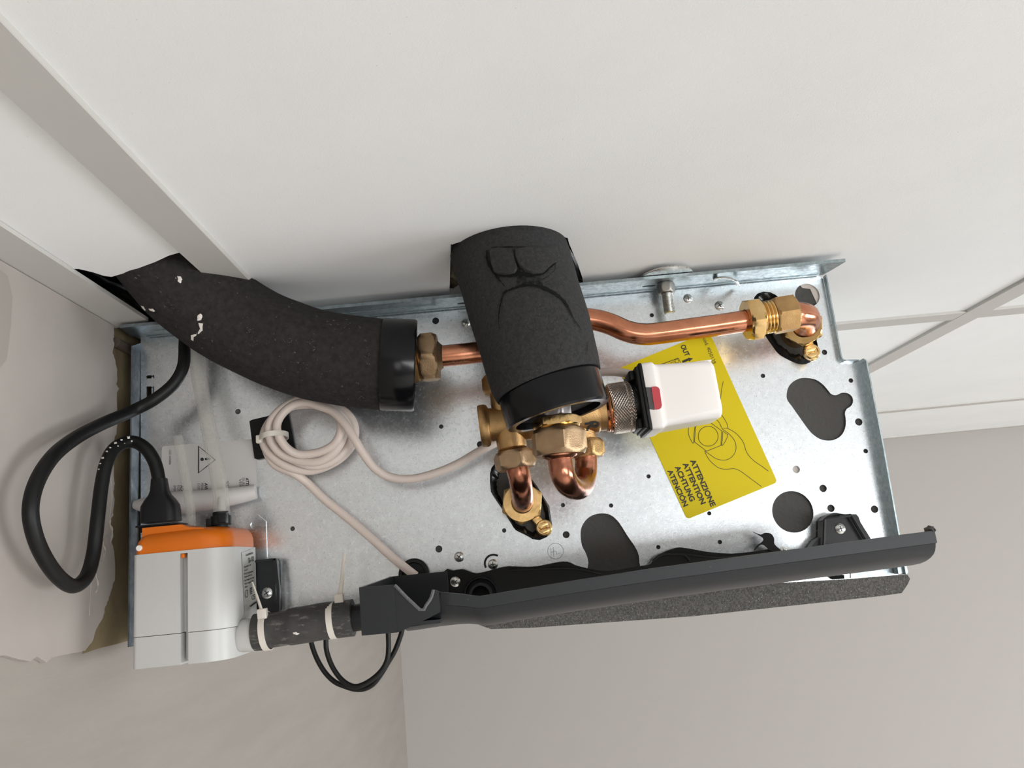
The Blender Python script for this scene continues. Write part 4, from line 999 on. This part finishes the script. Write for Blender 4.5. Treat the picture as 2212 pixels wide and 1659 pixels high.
c = P(350, 1134, yk); k = R(c, 1); box(bm, (c.x-k*44, c.y-k*30, c.z-k*3), (c.x+k*46, c.y+k*30, c.z+k*1), bev=.0004)
box(bm, (c.x-k*36, c.y-k*26, c.z-k*14), (c.x+k*36, c.y+k*26, c.z), bev=.0004)
build('plug', bm, M['black'], pc, 35)
bv = bvh_of(cbl)
patch('plaster_splash', [rag([(x-s, y-s*.6), (x+s, y-s*.8), (x+s*1.1, y+s*.5), (x-s*.7, y+s*.7)], .5, 2) for x, y, s in ((277, 946, 3.2), (262, 951, 2.5), (249, 958, 3), (238, 968, 2.2), (284, 953, 2), (231, 976, 2.3), (222, 990, 2.6), (217, 1002, 2), (254, 964, 1.5), (214, 1014, 1.6), (268, 958, 1.2))], bv, M['spot'], pc)

# clear tubes
t = thing('vent_tube', 'thin clear plastic tube standing open above the pump lid', 'tube', P(411, 1130, -.04))
tb = []
bm = B(); q = catmull([P(384, 943, -.030), P(390, 975, -.032), P(398, 1020, -.034), P(406, 1065, -.036), (P(411, 1100, -.038)), P(412, 1142, -.040)], 6)
sweep(bm, q, .0029, 20, cap=False); sweep(bm, q, .0018, 16, cap=False); build('tube', bm, M['clear'], t)
t = thing('discharge_tube', 'wide clear plastic tube running from the pump up behind the curved insulated pipe', 'tube', P(478, 1110, -.04))
bm = B(); q = catmull([P(415, 720, -.020), P(426, 790, -.022), P(440, 870, -.026), P(456, 950, -.031), P(470, 1020, -.035), P(477, 1070, -.038), P(479, 1113, -.040)], 6)
sweep(bm, q, .0048, 24, cap=False); sweep(bm, q, .0036, 20, cap=False); build('tube', bm, M['clear'], t)
bm = B(); lathe(bm, P(478, 1074, -.039), P(479, 1112, -.040), [(0, .0018), (.2, .0026), (.4, .0022), (.6, .0026), (.8, .0022), (1, .0026)], 16); build('barb', bm, M['pump'], t)

# ================================================================== DRAIN HOSE AND TIES
yh = -.040
dh = thing('drain_hose', 'short black rubber drain hose joining the pump to the drip tray', 'hose', P(655, 1350, yh))
bm = B(); q = catmull([P(551, 1366, yh), P(590, 1361, yh), P(640, 1352, yh), P(700, 1342, yh), P(763, 1334, yh)], 8)
n = len(q); sweep(bm, q, [R(q[0], 39) - (R(q[0], 2.5) if 6 < i < 14 else 0) for i in range(n)], 40, rfun=wob(5, .012, 6))
hose = build('sleeve', bm, mat('dusty_hose_rubber', (.028, .027, .028), .55, var=(.05, .046, .042), vscale=90, bump=.25, bscale=200), dh, 45)
speckle(hose.data.materials[0], (.15, .14, .13), 160, .57, .12, stretch=(.6, 1, 2))
bm = B(); q = [P(640, 1352, yh), P(800, 1330, yh)]
lathe(bm, q[0], q[1], [(0, R(q[0], 28.5)), (1, R(q[0], 28.5))], 32); build('spigot', bm, M['black'], dh)
bv = bvh_of(hose)
patch('dust_smear', [rag([(632, 1366), (640, 1365), (648, 1368), (642, 1371), (634, 1369)], .3, 2)], bv, M['spot'], dh, .0003)
def cable_tie(label, band, axis, r, head, tail):
    t = thing('cable_tie', label, 'cable tie', band)
    x, y, a = frame(axis); bm = B()
    lathe(bm, band-a*.0018, band+a*.0018, [(0, r), (0, r*1.045), (1, r*1.045), (1, r)], 48, cap=False)
    build('strap', bm, M['tie'], t, 30)
    bm = B(); m4 = loc_frame(head, a); box(bm, (-.0027, -.0022, -.003), (.0027, .0026, .003), bev=.0006, M4=m4); build('head', bm, M['tie'], t, 30)
    bm = B(); q = catmull(tail, 5); n = len(q)
    for i in range(n-1):
        pass
    sweep(bm, q, [.0017*(1-.55*i/(n-1)) for i in range(n)], 8, sq=.45); build('tail', bm, M['tie'], t, 30)
    return t
axh = P(700, 1342, yh)-P(590, 1361, yh)
b1 = P(576, 1363, yh); b2 = P(719, 1340, yh); rb = R(b1, 39.2)
cable_tie('white cable tie on the drain hose next to the pump label', b1, axh, rb, P(567, 1326, yh-.006), [P(566, 1322, yh-.006), P(556, 1290, yh-.008), P(545, 1257, yh-.011)])
cable_tie('white cable tie on the middle of the drain hose with an upright tail', b2, axh, R(b2, 37.5), P(733, 1294, yh-.002), [P(734, 1290, yh-.002), P(739, 1250, yh-.001), P(744, 1194, yh+.001)])
# tie round the cable coil
bt = P(592, 944, -.020); t = thing('cable_tie', 'translucent tie holding together the left side of the coiled white cable', 'cable tie', bt)
bm = B(); x_ = R(bt, 26.5); 
pts = []
for k in range(28):
    a = 2*pi*k/28; pts.append(bt+V((cos(a)*x_*1.0, sin(a)*.0125, cos(a)*x_*.12)))
n = len(pts); vs = [[bm.verts.new(p+V((0, 0, s*R(bt, 5.5)))+ (p-bt).normalized()*o_) for p in pts] for s, o_ in ((-1, 0), (1, 0), (1, .0009), (-1, .0009))]
for a, b in ((0, 1), (1, 2), (2, 3), (3, 0)):
    for k in range(n): face(bm, (vs[a][k], vs[a][(k+1) % n], vs[b][(k+1) % n], vs[b][k]))
build('strap', bm, M['tie'], t, 40)
bm = B(); hc = P(560, 949, -.026); box(bm, hc-V((.0018, .002, .0026)), hc+V((.0018, .002, .0026)), bev=.0007); build('head', bm, M['tie'], t, 30)

# ================================================================== DRIP TRAY
YT = -.118
tr = thing('drip_tray', 'long dark grey plastic condensate tray across the bottom of the panel', 'tray', P(1400, 1320, YT))
st = [(866, 1322, 1365), (885, 1322, 1363), (915, 1319, 1358), (935, 1300, 1355), (949, 1279, 1353), (975, 1281, 1350), (1000, 1283, 1349), (1018, 1286, 1350), (1036, 1288, 1353), (1060, 1284, 1350), (1100, 1277, 1343), (1240, 1254, 1321), (1400, 1229, 1298), (1600, 1202, 1271), (1800, 1175, 1245), (1940, 1156, 1227), (2019, 1146, 1216)]
prof = [(.0, .0), (.0, .34), (.0016, .36), (.0022, .44), (.0034, .55), (.0058, .66), (.0095, .76), (.0145, .85), (.021, .925), (.030, .98), (.042, 1.01), (.075, .95), (.080, .75), (.080, .45)]
def gut(prof, off=0):
    rows = []
    for x, t_, b_ in st:
        T_ = P(x, t_, YT); Bp = P(x, b_, YT+.025); h = (T_.z-Bp.z)/.96
        o_ = .0026 if x < 945 else 0
        rows.append([V((T_.x, YT+dy+(o_ if dy < .004 else 0), T_.z-v*h)) for dy, v in prof])
    return rows
rows = gut(prof); inn = gut([(max(dy, 0)+.0022 if dy < .05 else dy-.0022, (v if i in (0, len(prof)-1) else v-.06)) for i, (dy, v) in enumerate(prof)])
bm = B(); A_ = [[bm.verts.new(p) for p in r] for r in rows]; I_ = [[bm.verts.new(p) for p in r] for r in inn]
n = len(prof)
for i in range(len(st)-1):
    for k in range(n-1):
        face(bm, (A_[i][k], A_[i][k+1], A_[i+1][k+1], A_[i+1][k])); face(bm, (I_[i][k], I_[i+1][k], I_[i+1][k+1], I_[i][k+1]))
    for k in (0, n-1): face(bm, (A_[i][k], A_[i+1][k], I_[i+1][k], I_[i][k]))
for i in (0, len(st)-1):
    for k in range(n-1): face(bm, (A_[i][k], A_[i][k+1], I_[i][k+1], I_[i][k]))
build('gutter', bm, M['tray'], tr, 40)
bm = B()
fr = [(776, 1269), (853, 1263), (907, 1316), (918, 1310), (931, 1291), (936, 1273), (951, 1279), (951, 1322), (925, 1336), (872, 1361), (860, 1366), (782, 1373)]
prism(bm, [pp(fr, YT)], V((0, .0018, 0)))
prism(bm, [pp([(776, 1269), (852, 1263), (858, 1366), (782, 1373)], YT)], V((0, -.0007, 0)))
YQ = -.022
bl_ = P(838, 1246, YQ); fl_ = P(776, 1269, YT); fb_ = P(782, 1372, YT); zf = fb_.z+.002
prism(bm, [[fl_, V((fl_.x+.0005, YT, zf)), V((fl_.x+.0008, YQ, zf)), V((fl_.x+.001, YQ, bl_.z))]], V((.0018, 0, 0)))
br = P(966, 1234, YQ)
prism(bm, [[V((fl_.x, YQ, bl_.z)), V((br.x, YQ, br.z)), V((br.x, YQ, br.z-.02)), V((fl_.x, YQ, zf))]], V((0, .0018, 0)))
bb = P(951, 1350, YT); prism(bm, [[V((fl_.x, YT+.001, zf)), V((bb.x, YT+.001, zf)), V((bb.x, YQ, zf)), V((fl_.x, YQ, zf))]], V((0, 0, .0018)))
build('end_box', bm, M['tray'], tr, 25)
bm = B(); pts = [P(a, b, YT-.0004) for a, b in ((853, 1264), (907, 1317), (920, 1308), (932, 1290), (936, 1274))]
sweep(bm, catmull(pts, 2), .0009, 6); build('cut_edge', bm, mat('rough_cut_plastic', (.12, .12, .125), .7, bump=1, bscale=600), tr, 40)
bm = B(); c = P(2008, 1146, YT+.004)
bmesh.ops.create_icosphere(bm, subdivisions=3, radius=1)
for v in bm.verts:
    k = 1+.4*noise.noise(v.co*2); v.co = V((c.x+v.co.x*.0020*k, c.y+v.co.y*.004*k, c.z+v.co.z*.0024*k))
build('broken_stub', bm, M['greyplastic'], tr, 60)

# looping black cable under the tray
t = thing('hanging_cable', 'thin black cable hanging in a double loop below the drain hose', 'cable', P(770, 1480, -.02))
yc = -.012
bm = B()
z8 = lambda l: [(640+a/8.508, 1350+b/8.508) for a, b in l]
la = z8([(290, -300), (268, 150), (275, 320), (370, 600), (520, 860), (700, 1040), (900, 1130), (1080, 1180), (1260, 1170), (1420, 1080), (1560, 900), (1680, 700), (1800, 500), (1900, 250), (1950, 60), (1960, -200)])
lb = z8([(560, -300), (545, 250), (560, 480), (640, 720), (760, 920), (900, 1060), (1060, 1130), (1220, 1100), (1420, 980), (1580, 820), (1670, 640), (1695, 420), (1690, 150), (1690, -200)])
for l, y in ((la, yc+.004), (lb, yc-.004)):
    q = catmull([P(a, b, y) for a, b in l], 6); sweep(bm, q, .0016, 12)
build('cable', bm, M['black_soft'], t, 60)
